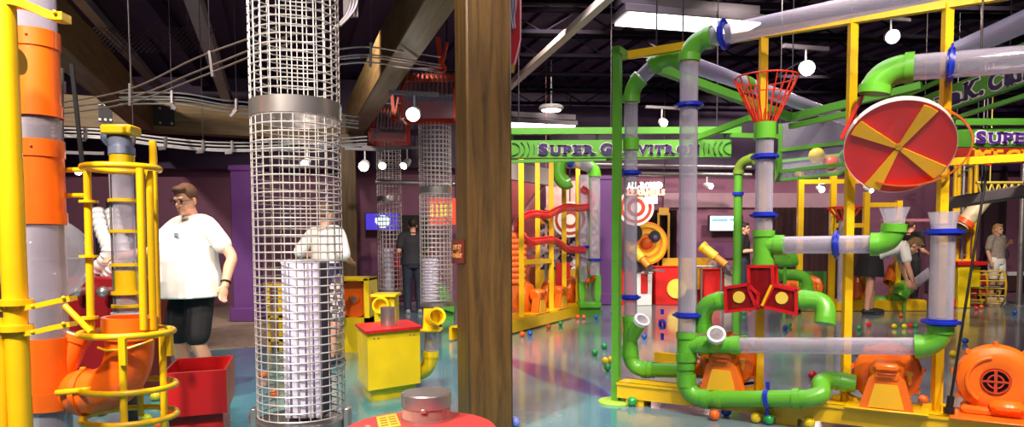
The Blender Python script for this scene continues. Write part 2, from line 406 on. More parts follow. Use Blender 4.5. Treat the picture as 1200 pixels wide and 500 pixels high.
# ceiling: ribbed dark deck
deck = mat('ceiling_deck', '#35234a', .6, var=.1)
mb = MB(); mb.box(((XL + XR) / 2, 8, CEIL + .1), (XR - XL + 4, 30, .2))
struct('ceiling', mb, deck)
mb = MB()
for k in range(-14, 30):
    o = BX * (k * .42) - AX * 1.0; p0 = o; p1 = o + AX * 17.5
    mb.bar(V((p0.x, p0.y, CEIL - .03)), V((p1.x, p1.y, CEIL - .03)), .2, .07)
struct('ceiling_ribs', mb, deck)
mb = MB()
joistm = mat('joist_paint', '#0d0a12', .9, spec=.05)
for k in range(11):           # open joists over the right side, running along the timber's cross axis
    y = 7.2 + k * 1.15; p0 = V((-.6, y, CEIL - .25)); p1 = V((15, y + .9, CEIL - .25))
    mb.bar(p0, p1, .09, .05); mb.bar(p0 - V((0, 0, .3)), p1 - V((0, 0, .3)), .09, .05)
    n = 30
    for i in range(n):
        a = p0.lerp(p1, i / n); c = p0.lerp(p1, (i + 1) / n); dz = V((0, 0, .3))
        mb.bar(a if i % 2 else a - dz, (c - dz) if i % 2 else c, .02, .02)
struct('ceiling_joists', mb, joistm)
# mauve and purple bands, dark soffit and skirting on the back wall
pur2 = mat('purple_wall', '#6a3a66', .7, var=.05, nscale=2)
def slab(px0, py0, px1, py1, off, th=.04):
    a, b = wal(px0, py1, off), wal(px1, py1, off); z0 = a.z; z1 = wal((px0 + px1) / 2, py0, off).z
    return MB().prism([V((a.x, a.y, z0)), V((b.x, b.y, z0)), V((b.x, b.y, z1)), V((a.x, a.y, z1))], -WN * th)
struct('trim_1', slab(-60, 90, 420, 196, .5, .45), PURPD)
struct('trim_2', slab(420, 302, 486, 352, .06), pur2)
struct('trim_3', slab(776, 283, 872, 303, .06), pur2)
struct('trim_4', slab(778, 226, 1000, 243, .08), mat('mauve_light', '#a27f92', .7))
struct('trim_5', slab(420, 90, 1260, 196, .4, .35), PURPD)
struct('trim_6', slab(1085, 322, 1260, 342, .06), mat('dark_skirting', '#4a3034', .6))
struct('trim_7', slab(1150, 318, 1260, 323, .07), WHT)
struct('door_1', slab(470, 252, 503, 352, .03), mat('dark_doorway', '#1c1420', .7))
# stage curtains
drp = mat('dark_red_curtain', '#301019', .85)
def curtain(px0, px1, py0, py1, off):
    a, b = wal(px0, py1, off), wal(px1, py1, off); z1 = wal(px0, py0, off).z; z0 = max(.02, a.z); n = 90; vs = []; fs = []
    for i in range(n + 1):
        p = a.lerp(b, i / n) + WN * (.05 * math.sin(i * 1.05) + .02 * math.sin(i * .37))
        vs += [V((p.x, p.y, z0)), V((p.x, p.y, z1)), V((p.x, p.y, z1)) - WN * .02, V((p.x, p.y, z0)) - WN * .02]
    for i in range(n):
        for k in range(4): l = (k + 1) % 4; fs.append((i * 4 + k, i * 4 + l, i * 4 + 4 + l, i * 4 + 4 + k))
    fs.append((0, 3, 2, 1)); fs.append((n * 4, n * 4 + 1, n * 4 + 2, n * 4 + 3))
    return MB().add(vs, fs)
single('stage_curtain', curtain(905, 1010, 243, 343, .3), drp, 'dark red pleated curtain behind the yellow frame of the far right exhibit', 'curtain')
single('stage_curtain', curtain(752, 792, 246, 318, .12), drp, 'dark narrow curtain hanging right of the orange target disc', 'curtain')
# timber structure (post and beams)
WOODP = wood('glulam_post', '#402b0f', '#64481d', 2)
WOODB = wood('glulam_beam', '#6a5034', '#8e7246', 0)
BZ, BH, BWD = 3.3, .55, .3
pc = V((-.28, 4.33, 0)); 
def post(c0, name='column'):       # c0: near corner
    c = c0 + AX * .15 + BX * .15
    mb = MB().box(V((0, 0, BZ / 2)), (.3, .3, BZ), bev=.012)
    o = struct(name, mb, WOODP); o.location = c; o.rotation_euler = (0, 0, R(18.5)); return o
post(pc, 'wood_column')
fc = at(400, 330, 12.6); post(V((fc.x, fc.y, 0)), 'wood_column')
def beam(p0, L, ang, z=BZ):
    mb = MB().box(V((L / 2, 0, BH / 2)), (L, .3, BH), bev=.01)
    o = struct('wood_beam', mb, WOODB); o.location = V((p0.x, p0.y, z)); o.rotation_euler = (0, 0, ang); return o
aA = PI / 2 + R(18.5)
cb = fl(497, 0, BZ); cb2 = fl(425, 125, BZ)
dC = (cb2 - cb).normalized(); nC = V((dC.y, -dC.x, 0)); beam(cb + nC * .15 - dC * 3.2, 10.6, math.atan2(dC.y, dC.x))
lb = fl(112, 90, BZ); lb2 = fl(180, 153, BZ); dL = (lb2 - lb).normalized(); nL = V((dL.y, -dL.x, 0))
beam(lb - nL * .15 - dL * 6.0, 10.2, math.atan2(dL.y, dL.x))
t0 = fl(60, 147, BZ); t1 = fl(300, 160, BZ); dT = (t1 - t0).normalized(); nT = V((-dT.y, dT.x, 0))
beam(t0 + nT * .15 - dT * 2.5, 8.0, math.atan2(dT.y, dT.x))
# connection plates on the cross beam
pm = mat('beam_plate', '#2c2a2e', .5, .6)
for px0, px1, lab in ((171, 205, 'dark bolted steel plate right of the sloping left wood beam'), (116, 132, 'dark bolted steel plate left of the sloping left wood beam')):
    a, b = fl(px0, 150, BZ), fl(px1, 150, BZ)
    def onT(px, z):
        d = ray(px, 150); q = t0 - nT * .012; s = (q - EYE).dot(nT) / d.dot(nT); p = EYE + d * s; return V((p.x, p.y, z))
    a, b = onT(px0, 3.4), onT(px1, 3.4); mb = MB().prism([a, b, b + V((0, 0, .36)), a + V((0, 0, .36))], nT * .012)
    tg = thing('connection_plate', lab, 'plate', (a + b) / 2); pl_ = part('plate', mb, pm, tg)
    mb = MB()
    for i in (.1, .5, .9):
        for z in (.05, .31):
            p = a.lerp(b, i) + V((0, 0, z)); mb.cyl(p - nT * .02, p + nT * .005, .022, 8)
    part('bolts', mb, GALV, pl_)
# purple columns
def pcol(x0, x1, pyb, ptop=197):
    a, b = fl(x0, pyb), fl(x1, pyb); c = (a + b) / 2; w = (b - a).length; hc_ = at(x0, ptop, c.y).z; c.z = 0
    mb = MB().box(c + V((0, w / 2, hc_ / 2)), (w, w, hc_), bev=.015); mb.box(c + V((0, w / 2, hc_ - .05)), (w + .06, w + .06, .1), bev=.02); mb.box(c + V((0, w / 2, .12)), (w + .1, w + .1, .24), bev=.02)
    struct('purple_column', mb, PURP)
pcol(274, 300, 377, 193); pcol(703, 719, 357, 205)
# steel joist, strut, light rail, ducts under the ceiling
tg = thing('steel_strut', 'grey steel strut sloping from the ceiling left of the tall wire cage', 'strut', fl(215, 0, 4.0))
a, b = fl(214, -40, 4.0), fl(271, 130, 4.0)
mb = MB().bar(a, b, .1, .16); STR = mat('strut_grey', '#a79da3', .5, .3); part('web', mb, STR, tg)
mb = MB()
for s in (-.09, .09): mb.bar(a + V((0, 0, s)), b + V((0, 0, s)), .16, .014)
part('flange', mb, STR, tg)
single('steel_strut', MB().bar(fl(70, -30, 4.25), fl(198, 116, 4.25), .14, .12), STR, 'dull steel strut running past the mesh panel over the left wood beam', 'strut')
single('steel_beam', MB().bar(fl(120, -60, 4.5), fl(235, 92, 4.5), .34, .3, bev=.01), mat('violet_beam', '#3d2a55', .6), 'dark violet ceiling beam between the two grey steel struts', 'beam')
single('cable_tray', MB().bar(fl(585, 112, 3.9), fl(722, -12, 3.9), .12, .09, bev=.01).bar(fl(585, 112, 3.98), fl(722, -12, 3.98), .05, .03), mat('tray_white', '#b9aba6', .5), 'pale straight rail crossing the ceiling right of the big wood post', 'rail')
mb = MB()
for i in range(26):           # expanded-metal panel
    a = fl(60 + i * 6.5, 32, 4.0); b = fl(92 + i * 6.5, 62, 4.0); mb.bar(a, b, .008, .008)
    a = fl(92 + i * 6.5, 32, 4.0); b = fl(60 + i * 6.5, 62, 4.0); mb.bar(a, b, .008, .008)
for q_ in (70, 220): mb.cyl(fl(q_, 33, 4.0), fz0(fl(q_, 33, 4.0)), .004, 6)
single('mesh_panel', mb, STEELD, 'dark diamond mesh panel hung under the ceiling above the left wood beam', 'mesh panel')
# pipes of the sprinkler system
for i, (p, q, lab) in enumerate((((440, 213, 12.5), (560, 216, 12.8), 'thin grey pipe crossing behind the two small wire cages'), ((735, 203, 13), (880, 205, 13.3), 'pale thin pipe running below the long green sign with lettering'), ((690, 192, 14), (880, 196, 14), 'grey ceiling pipe just under the long green sign'))):
    single('ceiling_pipe', MB().cyl(at(*p), at(*q), .045, 10), GALV, lab, 'pipe')

# ================================================================== LAMPS AND LIGHT FIXTURES
def spot_head(px, py, Y, label, aim=(0, -1, -.6), r=.07, glow=True):
    c = at(px, py, Y); a = V(aim).normalized()
    t = thing('track_spotlight', label, 'spotlight', c, 'ceiling track spotlights')
    mb = MB(); mb.lathe(c, -a, [(r, -.01), (r * 1.08, 0), (r, .12), (r * .55, .2), (.001, .21)], 18); mb.lathe(c, -a, [(r * .9, .012), (r * 1.0, -.01)], 18)
    part('housing', mb, WHT, t)
    part('lens', MB().disc(c + a * .004, a, r * .88, .006, 18), BULB if glow else WHT, t)
    p = c - a * .12; part('stem', MB().cyl(p, V((p.x, p.y, p.z + .22)), .012, 8), WHT, t)
    part('track', MB().box(V((p.x, p.y, p.z + .24)), (.62, .05, .045), rz=.25), mat('track_grey', '#77707a', .5), t)
    return c
spot_head(1046, 43, 9.5, 'round bright ceiling spotlight high between two yellow posts of the right frame', (-.3, -1, -.35), .09)
spot_head(946, 80, 8.2, 'bright ceiling spotlight right of the red wire basket', (-.25, -1, -.3), .085)
spot_head(778, 144, 12, 'small bright spotlight above the long green sign', (.1, -1, -.4))
spot_head(92, 201, 10, 'small bright spotlight left of the tall yellow cage ladder', (.2, -1, -.4), .05)
spot_head(426, 195, 11, 'bright spotlight beside the far wood post, first of the three behind the small cage', (0, -1, -.45), .08)
spot_head(448, 194, 11.2, 'spotlight seen through the small wire cage under the red hopper', (.3, -1, -.6), .06)
spot_head(473, 194, 11.2, 'spotlight between the two small wire cages, tilted to the left', (-.5, -1, -.7), .06)
spot_head(357, 192, 9, 'bright spotlight glowing behind the tall foreground wire cage', (0, -1, -.4), .05)
spot_head(484, 134, 8.5, 'brilliant spotlight between the two red hoppers', (0, -1, -.35), .085)
spot_head(963, 222, 13, 'small bright spotlight under the clear green-edged box', (0, -1, -.3), .06)
spot_head(1021, 153 + 70, 13, 'small spotlight low behind the spinning red disc', (.3, -1, -.5), .05)
spot_head(833, 218, 14, 'small pale spotlight pair left of the green standing pipe', (.5, -1, -.3), .06)
def fluor(px0, py0, px1, py1, Y0, Y1, label, hooks=True, w=.32):
    a, b = at(px0, py0, Y0), at(px1, py1, Y1); b.z = a.z; t = thing('fluorescent_light', label, 'ceiling light', (a + b) / 2)
    up = V((0, 0, 1)); d = (b - a).normalized(); s = d.cross(up)
    mb = MB().bar(a + up * .07, b + up * .07, w, .09, bev=.01); mb.bar(a + up * .2, b + up * .2, w * .5, .1)
    part('housing', mb, mat('fixture_metal', '#57505a', .5, .3), t)
    part('lens', MB().bar(a + d * .05 + up * .012, b - d * .05 + up * .012, w * .92, .03), TUBEL, t)
    if hooks:
        mb = MB(); n = 11
        for i in range(n): p = a.lerp(b, (i + .5) / n) - s * (w / 2 + .01) * (1 if s.y < 0 else -1) + up * .085; mb.ball(p, .012, 8, 6)
        part('vent_slots', mb, WHT, t)
    mb = MB()
    for q in (.1, .9): p = a.lerp(b, q); mb.cyl(p + up * .2, V((p.x, p.y, CEIL)), .004, 6)
    part('hanger', mb, STEELD, t)
fluor(724, 23, 884, 36, 8.0, 8.4, 'long white fluorescent fixture at the ceiling above the green corner post', w=.45)
fluor(585, 147, 672, 150, 13.0, 13.4, 'distant white fluorescent fixture over the green sign, right of the wood post', w=.5)
a = at(646, 129, 13); t = thing('ceiling_disc_light', 'small round pale ceiling lamp left of the green corner post', 'ceiling light', a)
part('housing', MB().lathe(a, (0, 0, 1), [(.001, .0), (.2, .0), (.24, .03), (.22, .08), (.02, .1), (.008, CEIL - a.z)], 24), WHT, t); part('lens', MB().disc(a - V((0, 0, .006)), (0, 0, 1), .18, .01), TUBEL, t)

# ================================================================== LEFT FOREGROUND EXHIBIT
def vt(px, Y): p = at(px, 290, Y); return lambda py, px2=None: at(px if px2 is None else px2, py, Y)
Y1 = 3.2
A0 = at(43, 100, Y1); xk = lambda py: V((A0.x, A0.y, at(43, py, Y1).z))
r1 = .097
t = thing('ball_tube', 'thick clear vertical tube with orange couplings behind the yellow pole', 'tube', V((A0.x, A0.y, 0)))
for a, b in ((-60, 44), (136, 168), (258, 402), (470, 640)): part('clear_tube', MB().pipe(xk(a), xk(b), r1 * .93, r1 * .9), CLR, t)
for a, b in ((38, 138), (165, 263)):
    mb = MB().pipe(xk(a), xk(b), r1, r1 * .93); mb.pipe(xk(a), xk(a + 20), r1 * 1.06, r1 * .93); mb.pipe(xk(b - 14), xk(b), r1 * 1.06, r1 * .93); mb.ball(xk(a + 9) + V((.03, -r1 * 1.05, 0)), .006, 8, 6)
    part('coupling', mb, ORP, t)
mb = MB().pipe(xk(395), xk(478), r1 * 1.02, r1 * .93); mb.pipe(xk(457), xk(478), r1 * 1.1, r1 * .93)
m0 = xk(455) + V((.02, 0, 0)); m1 = at(90, 396, Y1 + .06); mb.pipe(m0, m1, .058, .047); dd = (m1 - m0).normalized(); mb.pipe(m1 - dd * .02, m1 + dd * .015, .064, .047)
part('wye_fitting', mb, ORP, t)
part('rim', MB().ring(m1 + dd * .018, dd, .065, .047, .008), mat('cream_rim', '#f6e2b8', .4), t)
# big orange elbow
Y2 = 3.2; c = lambda px, py, Y=Y2: at(px, py, Y)
t = thing('pipe_elbow', 'large orange pipe elbow inside the low yellow rail basket', 'pipe', V((c(153, 400).x, c(153, 400).y, 0)))
e0, e1, e2 = c(152, 376), c(152, 440), c(106, 436)
r2 = .108
mb = MB(); mb.pipe(c(152, 371), c(152, 396), r2 * 1.1, r2 * .92); mb.sweep([c(152, 392)] + arc3(c(152, 405), c(152, 459), c(100, 459), 12) + [c(60, 460, Y2 + .2)], r2 * .97, 28); mb.pipe(c(102, 459), c(96, 459), r2 * 1.03, r2 * .9)
part('elbow', mb, ORP, t); part('brace', MB().sweep([c(124, 405) + V((0, -.06, 0)), c(140, 407) + V((0, -.1, 0)), c(165, 404) + V((0, -.1, 0)), c(183, 397) + V((0, -.03, 0))], .006, 8), YEL, t)
# yellow pole frame
t = thing('pole_frame', 'thick bright yellow pole with bolted clamp plates at the left edge', 'pole', V((c(20, 400, 2.72).x, c(20, 400, 2.72).y, 0)))
Yp = 2.72; pp = lambda px, py, Y=Yp: at(px, py, Y); pr = .043
a = pp(15, 250); P = lambda py: V((a.x, a.y, pp(15, py).z))
def P(py): return pp(3 + py * .043, py)
part('upper_pole', MB().cyl(P(-40), P(352), .045, 22), YEL, t)
part('lower_pole', MB().cyl(P(350), P(640), .042, 22), YEL, t)
def clampring(py, h, px0=3): 
    ce = pp(19, py); mb = MB(); pts = [pp(-20, py - 1), pp(0, py + 6), pp(18, py + 8), pp(44, py + 4), pp(66, py - 1), pp(86, py - 5)]
    pts = spline(pts, 5)
    for i in range(len(pts) - 1): mb.bar(pts[i], pts[i + 1], .05, h)
    mb.cyl(ce + V((0, 0, -.012)), ce + V((0, 0, .012)), .06, 20); mb.ball(pp(80, py - 6) + V((0, -.03, 0)), .008, 8, 6); mb.ball(pp(44, py + 4) + V((0, -.03, 0)), .008, 8, 6)
    return mb
for py in (354, 384): part('clamp_plate', clampring(py, .02), YEL, t)
mb = MB(); pts = spline([pp(-10, 2), pp(22, 4), pp(45, 12), pp(64, 20), pp(78, 21)], 5)
for i in range(len(pts) - 1): mb.bar(pts[i], pts[i + 1], .06, .03)
mb.ball(pp(71, 18) + V((0, -.035, 0)), .009, 8, 6)
part('clamp_plate', mb, YEL, t)
part('end_plate', MB().lathe(pp(19, 72, 2.9), (1, 0, 0), [(.001, -.01), (.055, -.01), (.055, .01), (.001, .01)], 20), YEL, t)
part('side_pole', MB().cyl(pp(1, 372), pp(5, 640), .028, 14), YEL, t)
# tall yellow cage around the orange elbow
Yc = 3.2; cc = lambda px, py, Y=Yc: at(px, py, Y)
cen = cc(146, 300); cen.z = 0
t = thing('rail_cage', 'tall yellow rail cage with hoops standing around the orange elbow', 'cage', cen)
rad = .165
def hoop(mb, py, r, tube, ex=1.): 
    z = cc(146, py).z; o = V((cen.x, cen.y, z)); n = 30
    mb.sweep([o + V((r * math.cos(2 * PI * i / n), r * .9 * math.sin(2 * PI * i / n), 0)) for i in range(n)], tube, 10, closed=True); return mb
part('upper_hoop', hoop(MB(), 197, .162, .014), YEL, t); part('middle_hoop', hoop(MB(), 389, .2, .015), YEL, t)
part('lower_hoop', hoop(MB(), 452, .205, .014), YEL, t); part('foot_hoop', hoop(MB(), 487, .205, .014), YEL, t)
def up(px, py0, py1, dy, r): mb = MB().cyl(cc(px, py0, Yc + dy), cc(px + (py1 - py0) * .025, py1, Yc + dy), r, 12); return mb
for px, y0, y1, dy, r in ((102, 197, 386, .03, .017), (164, 197, 386, -.12, .017), (175, 200, 386, -.02, .016), (179, 165, 380, .1, .017)): part('upright', up(px, y0, y1, dy, r), YEL, t)
for px, y0, y1, dy, r in ((143, 392, 640, -.16, .016), (190, 385, 640, 0, .016), (163, 392, 487, .15, .014), (97, 430, 640, .05, .014)): part('post', up(px, y0, y1, dy, r), YEL, t)
mb = MB()
for py in (236, 300, 372): part('clamp_disc', MB().disc(cc(104, py, Yc + .03), (0, 0, 1), .042, .012, 16), YEL, t)
for q_, r_ in (([cc(76, 358, Yc), cc(100, 382, Yc - .02), cc(108, 390, Yc - .06)], .015), ([cc(66, 199, Yc + .1), cc(100, 199, Yc + .05)], .012), ([cc(66, 229, Yc + .1), cc(100, 229, Yc + .05)], .012), ([cc(66, 460, Yc - .1), cc(108, 456, Yc - .1)], .014)): part('brace', MB().sweep(q_, r_, 10), YEL, t)
part('bracket_plate', MB().box(cc(199, 404, Yc), (.022, .03, .1)), YEL, t); part('bracket_plate', MB().box(cc(144, 412, Yc - .18), (.03, .02, .12)), YEL, t)
# clear dome
o = at(51, 303, 3.75); t = thing('clear_sphere', 'large clear plastic sphere behind the thick clear tube', 'sphere', o - V((0, 0, .24)))
part('shell', MB().ball(o, .235, 32, 20), CLRD, t); part('seam', MB().torus(o, (0, 0, 1), .237, .004, 40), CLRL, t)
part('stand', MB().cyl(V((o.x, o.y, 0)), o - V((0, 0, .23)), .05, 16).cyl(V((o.x, o.y, 0)), V((o.x, o.y, .03)), .16, 24), STEELD, t)
single('grey_rod', MB().cyl(at(72, 80, 3.5), at(73, 640, 3.5), .011, 10).cyl(at(72, 95, 3.5), at(72, 108, 3.5), .02, 10), GALV, 'thin grey vertical rod right of the orange-coupled tube', 'rod')
a, b = at(84, 75, 4.0), at(97, 198, 4.0)
single('hanging_strap', MB().bar(a, b, .022, .012), BLK, 'black strap hanging down left of the yellow cage', 'strap')
# second clear pipe with yellow bands
Yq = 4.6; q = at(147, 300, Yq); Q = lambda py: V((q.x, q.y, at(147, py, Yq).z))
t = thing('banded_tube', 'clear vertical tube with yellow bands inside thin side rods', 'tube', V((q.x, q.y, 0)))
part('clear_tube', MB().pipe(Q(200), Q(368), .066, .062), CLR, t)
part('grey_elbow', elbow(MB(), Q(182), Q(160), at(133, 160, Yq + .15), .068), mat('grey_blue_pvc', '#6f7690', .4), t)
part('yellow_coupling', MB().pipe(Q(182), Q(204), .076, .06), YEL, t)
part('yellow_sleeve', MB().pipe(Q(317), Q(344), .07, .06), YEL, t)
for py in (235, 271, 310, 343, 358): part('yellow_band', MB().ring(Q(py), (0, 0, 1), .095, .064, .02), YEL, t)
for s_ in (-.088, .088): part('side_rod', MB().cyl(Q(190) + V((s_, 0, 0)), Q(370) + V((s_, 0, 0)), .008, 8), GALV, t)
part('foot_ring', MB().ring(Q(370), (0, 0, 1), .1, .06, .05), WHT, t)
part('top_plate', MB().box(Q(153), (.2, .15, .06), bev=.01), YEL, t)
part('support', MB().cyl(V((q.x, q.y, 0)), Q(374), .045, 14), STEELD, t)
# dark red control cabinet with hoses
g = at(118, 340, 5.6); z1 = at(118, 325, 5.6).z
t = thing('control_cabinet', 'dark red cabinet with chrome knobs behind the yellow cage', 'cabinet', V((g.x, g.y, 0)))
part('body', MB().box(V((g.x - .02, g.y + .3, z1 / 2)), (.62, .5, z1), bev=.015), REDB, t)
for px in (98, 128):
    k = at(px, 341, 5.6); mb = MB().cyl(k + V((0, .06, 0)), k + V((0, -.08, 0)), .035, 16); mb.ball(k + V((0, -.09, 0)), .045, 14, 10); part('knob', mb, STEEL, t)
for px, lab in ((115, 'white ribbed hose looping down behind the tall yellow cage'), (133, 'white ribbed hose draped left of the banded clear tube')):
    pts = spline([at(px - 2, 246, 6.0), at(px + 4, 270, 5.95), at(px + 12, 296, 5.9), at(px - 4, 318, 5.95), at(px - 8, 328, 6.0)], 12)
    rr = [.055 + .006 * math.cos(i * 2.2) for i in range(len(pts))]
    single('ribbed_hose', MB().sweep(pts, rr, 14), WHT, lab, 'hose', group='white hoses over the red cabinet')
mb = MB()
for px in (112, 126, 140): mb.bar(at(px, 236, 6.25), V((at(px, 236, 6.25).x, 6.25, 0)), .02, .02)
for py in (255, 304): mb.bar(at(103, py, 6.25), at(150, py, 6.25), .02, .02)
single('black_rack', mb, BLK, 'thin black wire rack standing behind the white hoses', 'rack')
# red open bin
bz = .495; bp = fl(188, 437.5, bz); bq = fl(268, 426, bz)
t = thing('red_bin', 'open red box bin standing on a narrower red plinth', 'bin', V(((bp.x + bq.x) / 2, bp.y, 0)))
k = .37; d1 = V((1, .03, 0)).normalized(); d2 = V((.12, 1, 0)).normalized()
f0 = fl(188, 438, bz); f0.z = 0; f1 = fl(265, 433, bz); f1.z = 0
b1 = fl(274, 416, bz); b1.z = 0; b0 = f0 + (b1 - f1)
zb = fl(190, 490, 0).z; zb = at(190, 490, f0.y).z
up_ = lambda p, z: V((p.x, p.y, z))
cn = (f0 + f1 + b0 + b1) / 4
ins = lambda p, k: cn + (p - cn) * k
mb = MB(); O = [f0, f1, b1, b0]; I = [ins(p, .93) for p in O]
vs = [up_(p, zb) for p in O] + [up_(p, bz) for p in O] + [up_(p, bz) for p in I] + [up_(p, zb + .02) for p in I]
fs = [(3, 2, 1, 0)]
for a_, b_ in ((0, 4), (4, 8), (8, 12)):
    for i in range(4): j = (i + 1) % 4; fs.append((a_ + i, a_ + j, b_ + j, b_ + i))
fs.append((12, 13, 14, 15)); mb.add(vs, fs); part('box', mb, RED, t)
J = [ins(p, .84) for p in O]; part('plinth', MB().prism([up_(p, 0) for p in J], (0, 0, zb)), RED, t)
# ================================================================== WIRE CAGES
def cage(name, label, px, Y, rad, pz0, pz1, pitch, nv, wire, bands, closed_base=True, group=None):
    o = at(px, 290, Y); B = V((o.x, o.y, 0)); t = thing(name, label, 'wire cage', B, group)
    mb = MB(); n = int((pz1 - pz0) / pitch)
    for i in range(n + 1): mb.torus(B + V((0, 0, pz0 + i * pitch)), (0, 0, 1), rad, wire, 40, 5)
    for k in range(nv):
        q = 2 * PI * (k + .5) / nv; p = B + V((rad * math.cos(q), rad * math.sin(q), 0)); mb.cyl(p + V((0, 0, pz0)), p + V((0, 0, pz1)), wire * .75, 5, cap=False)
    part('wire_mesh', mb, WIRE, t)
    for z, h in bands: part('steel_band', MB().ring(B + V((0, 0, z)), (0, 0, 1), rad * 1.03, rad * .985, h, 44), STEEL, t)
    return t, B
Yg = 3.67; zz = lambda py: at(345, py, Yg).z
rg = .228
t, B = cage('wire_cage', 'tall steel wire mesh column in the foreground left of the wood post', 350, Yg, rg, zz(483), 3.5, .0435, 26, .0042, [(zz(131), .085)])
mb = MB().ring(B + V((0, 0, zz(494))), (0, 0, 1), rg * 1.03, rg * .9, .05, 44); mb.disc(B + V((0, 0, zz(489) - .01)), (0, 0, 1), rg * .97, .01, 40)
part('base_ring', mb, STEEL, t)
for q in (-.08, PI + .08, PI / 2):
    p = B + V((math.cos(q), math.sin(q), 0)) * (rg + .025); part('base_leg', MB().box(V((p.x, p.y, zz(476) / 2)), (.035, .06, zz(476)), rz=q, bev=.006), STEEL, t)
w = .205; zt = zz(308); zb_ = zz(486)
t = thing('perforated_column', 'pale lilac ribbed column standing inside the foreground wire cage', 'column', B + V((0.03, 0, zb_)))
mb = MB().box(B + V((.03, .03, (zt + zb_) / 2)), (w * .97, .17, zt - zb_), rz=.0)
part('core', mb, mat('dark_slot', '#4a4258', .6), t)
for i in range(5):
    x = -w / 2 + w * (i + .5) / 5; part('strip', MB().box(B + V((x + .03, -.065, (zt + zb_) / 2)), (w / 5 - .006, .03, zt - zb_), bev=.004), LILAC, t)
part('cap', MB().box(B + V((.03, .02, zt + .006)), (w, .2, .012)), LILAC, t)

t, B = cage('wire_cage', 'small dim wire mesh column under the left red hopper', 457, 13.0, .225, at(457, 343, 13).z, at(457, 168, 13).z, .085, 20, .007, [(at(457, 233, 13).z, .09)])
part('base_ring', MB().ring(B + V((0, 0, at(457, 342, 13).z)), (0, 0, 1), .25, .2, .1), STEEL, t)
part('support', MB().cyl(B, B + V((0, 0, at(457, 346, 13).z)), .08, 14), STEELD, t)
single('ball_stack', MB().sweep([B + V((-.03, 0, at(457, 342, 13).z + .012 * i)) for i in range(70)], [.09 + .012 * (i % 8 < 4) for i in range(70)], 14), LILAC, 'short pale stack inside the dim small wire cage', 'stack')
t, B2 = cage('wire_cage', 'brighter wire mesh column just left of the big wood post', 511, 9.7, .224, at(511, 356, 9.7).z, at(511, 146, 9.7).z, .062, 24, .006, [(at(511, 223, 9.7).z, .09)])
part('support', MB().cyl(B2, B2 + V((0, 0, at(511, 357, 9.7).z)), .07, 14), STEELD, t); part('base_ring', MB().ring(B2 + V((0, 0, at(511, 356, 9.7).z)), (0, 0, 1), .24, .2, .05), STEEL, t)
sp = B2 + V((-.08, 0, 0)); z0, z1 = at(505, 353, 9.7).z, at(505, 302, 9.7).z
single('ball_stack', MB().sweep([sp + V((0, 0, z0 + (z1 - z0) * i / 60)) for i in range(61)], [.11 + .01 * (i % 4 < 2) for i in range(61)], 16), LILAC, 'pale ribbed stack inside the brighter wire cage', 'stack')
# ------------------------------------------------------------------ red hoppers with copper strips
def hopper(label, px, Y, w, ptop, pmid, pbot, dp=.4):
    a = at(px - w / 2, pbot, Y); b = at(px + w / 2, pbot, Y); zt = at(px, ptop, Y).z; zm = at(px, pmid, Y).z; zb = a.z
    W = b.x - a.x; c = (a + b) / 2; t = thing('ball_hopper', label, 'hopper', V((c.x, c.y, zb)))
    for s in (-1, 1):
        x = c.x + s * W / 2
        part('side_panel', MB().prism([V((x, c.y - dp / 2, zb)), V((x, c.y + dp / 2, zb)), V((x, c.y + dp / 2, zt)), V((x, c.y - dp / 2, zm + .08))], (.03 * s, 0, 0)), REDO, t)
    part('front_panel', MB().box(V((c.x, c.y - dp / 2, (zb + zm) / 2)), (W, .02, zm - zb)), CLRL, t)
    mb = MB().box(V((c.x, c.y + dp / 2, (zb + zm) / 2)), (W, .03, zm - zb)); mb.box(V((c.x, c.y + dp / 2, zt - .05)), (W, .03, .1)); part('back_panel', mb, REDO, t)
    n = max(7, int(W / .06)); mb = MB()
    for i in range(n):
        x = c.x - W / 2 + W * (i + .5) / n
        mb.sweep(spline([V((x, c.y + dp / 2 - .05, zt)), V((x, c.y - dp * .1, (zt + zm) / 2 + .08)), V((x, c.y - dp / 2 + .03, zm - .02))], 6), (.016, .006) and .014, 6)
    part('copper_strips', mb, COPP, t)
    mb = MB()
    for s in (-1, 1): x = c.x + s * W * .35; mb.cyl(V((x, c.y, zt)), V((x, c.y, CEIL)), .01, 6)
    mb.bar(V((c.x - W / 2, c.y, zt + .01)), V((c.x + W / 2, c.y, zt + .01)), .05, .03)
    part('hanger', mb, STEELD, t)
    return t
hopper('small red hopper with copper strips on the dim wire cage', 457, 12.6, 40, 122, 152, 168, .5)
hopper('larger red hopper with copper strips over the brighter wire cage', 504, 9.5, 58, 82, 115, 142, .45)
def vbracket(label, px0, py0, px1, py1, Y, m=REDO):
    a, b = at(px0, py0, Y), at(px1, py0 + 6, Y); c = at((px0 + px1) / 2 - 1, py1, Y)
    t = thing('chute_bracket', label, 'bracket', c)
    part('arm', MB().bar(a, c, .06, .03), m, t); part('arm', MB().bar(b, c, .06, .03), m, t)
    part('hanger', MB().cyl(b, V((b.x, b.y, CEIL)), .01, 6), STEELD, t); part('hook', MB().torus(c, (0, 1, 0), .05, .015, 16), m, t)
vbracket('red V-shaped bracket hanging from the central beam beside the wood post', 513, 44, 524, 80, 8.6)
vbracket('red V-shaped bracket above the small red hopper', 459, 108, 467, 140, 12.2)
a = at(604, 36, 6.0)
t = thing('ball_hopper', 'red hopper side panel peeking out right of the wood post', 'hopper', at(602, 75, 6.0))
vs = [at(594, -40, 6.0), at(610, -40, 6.0), at(610, 46, 6.0), at(603, 75, 6.0), at(594, 75, 6.0)]
part('side_panel', MB().prism(vs, (0, .3, 0)), clear('red_acrylic', '#c2343a', .8, .95, .15), t)
part('edge_strip', MB().sweep([at(610, -40, 5.99), at(610, 46, 5.99), at(603, 75, 5.99)], .008, 6), mat('pink_edge', '#e7a09a', .3), t)
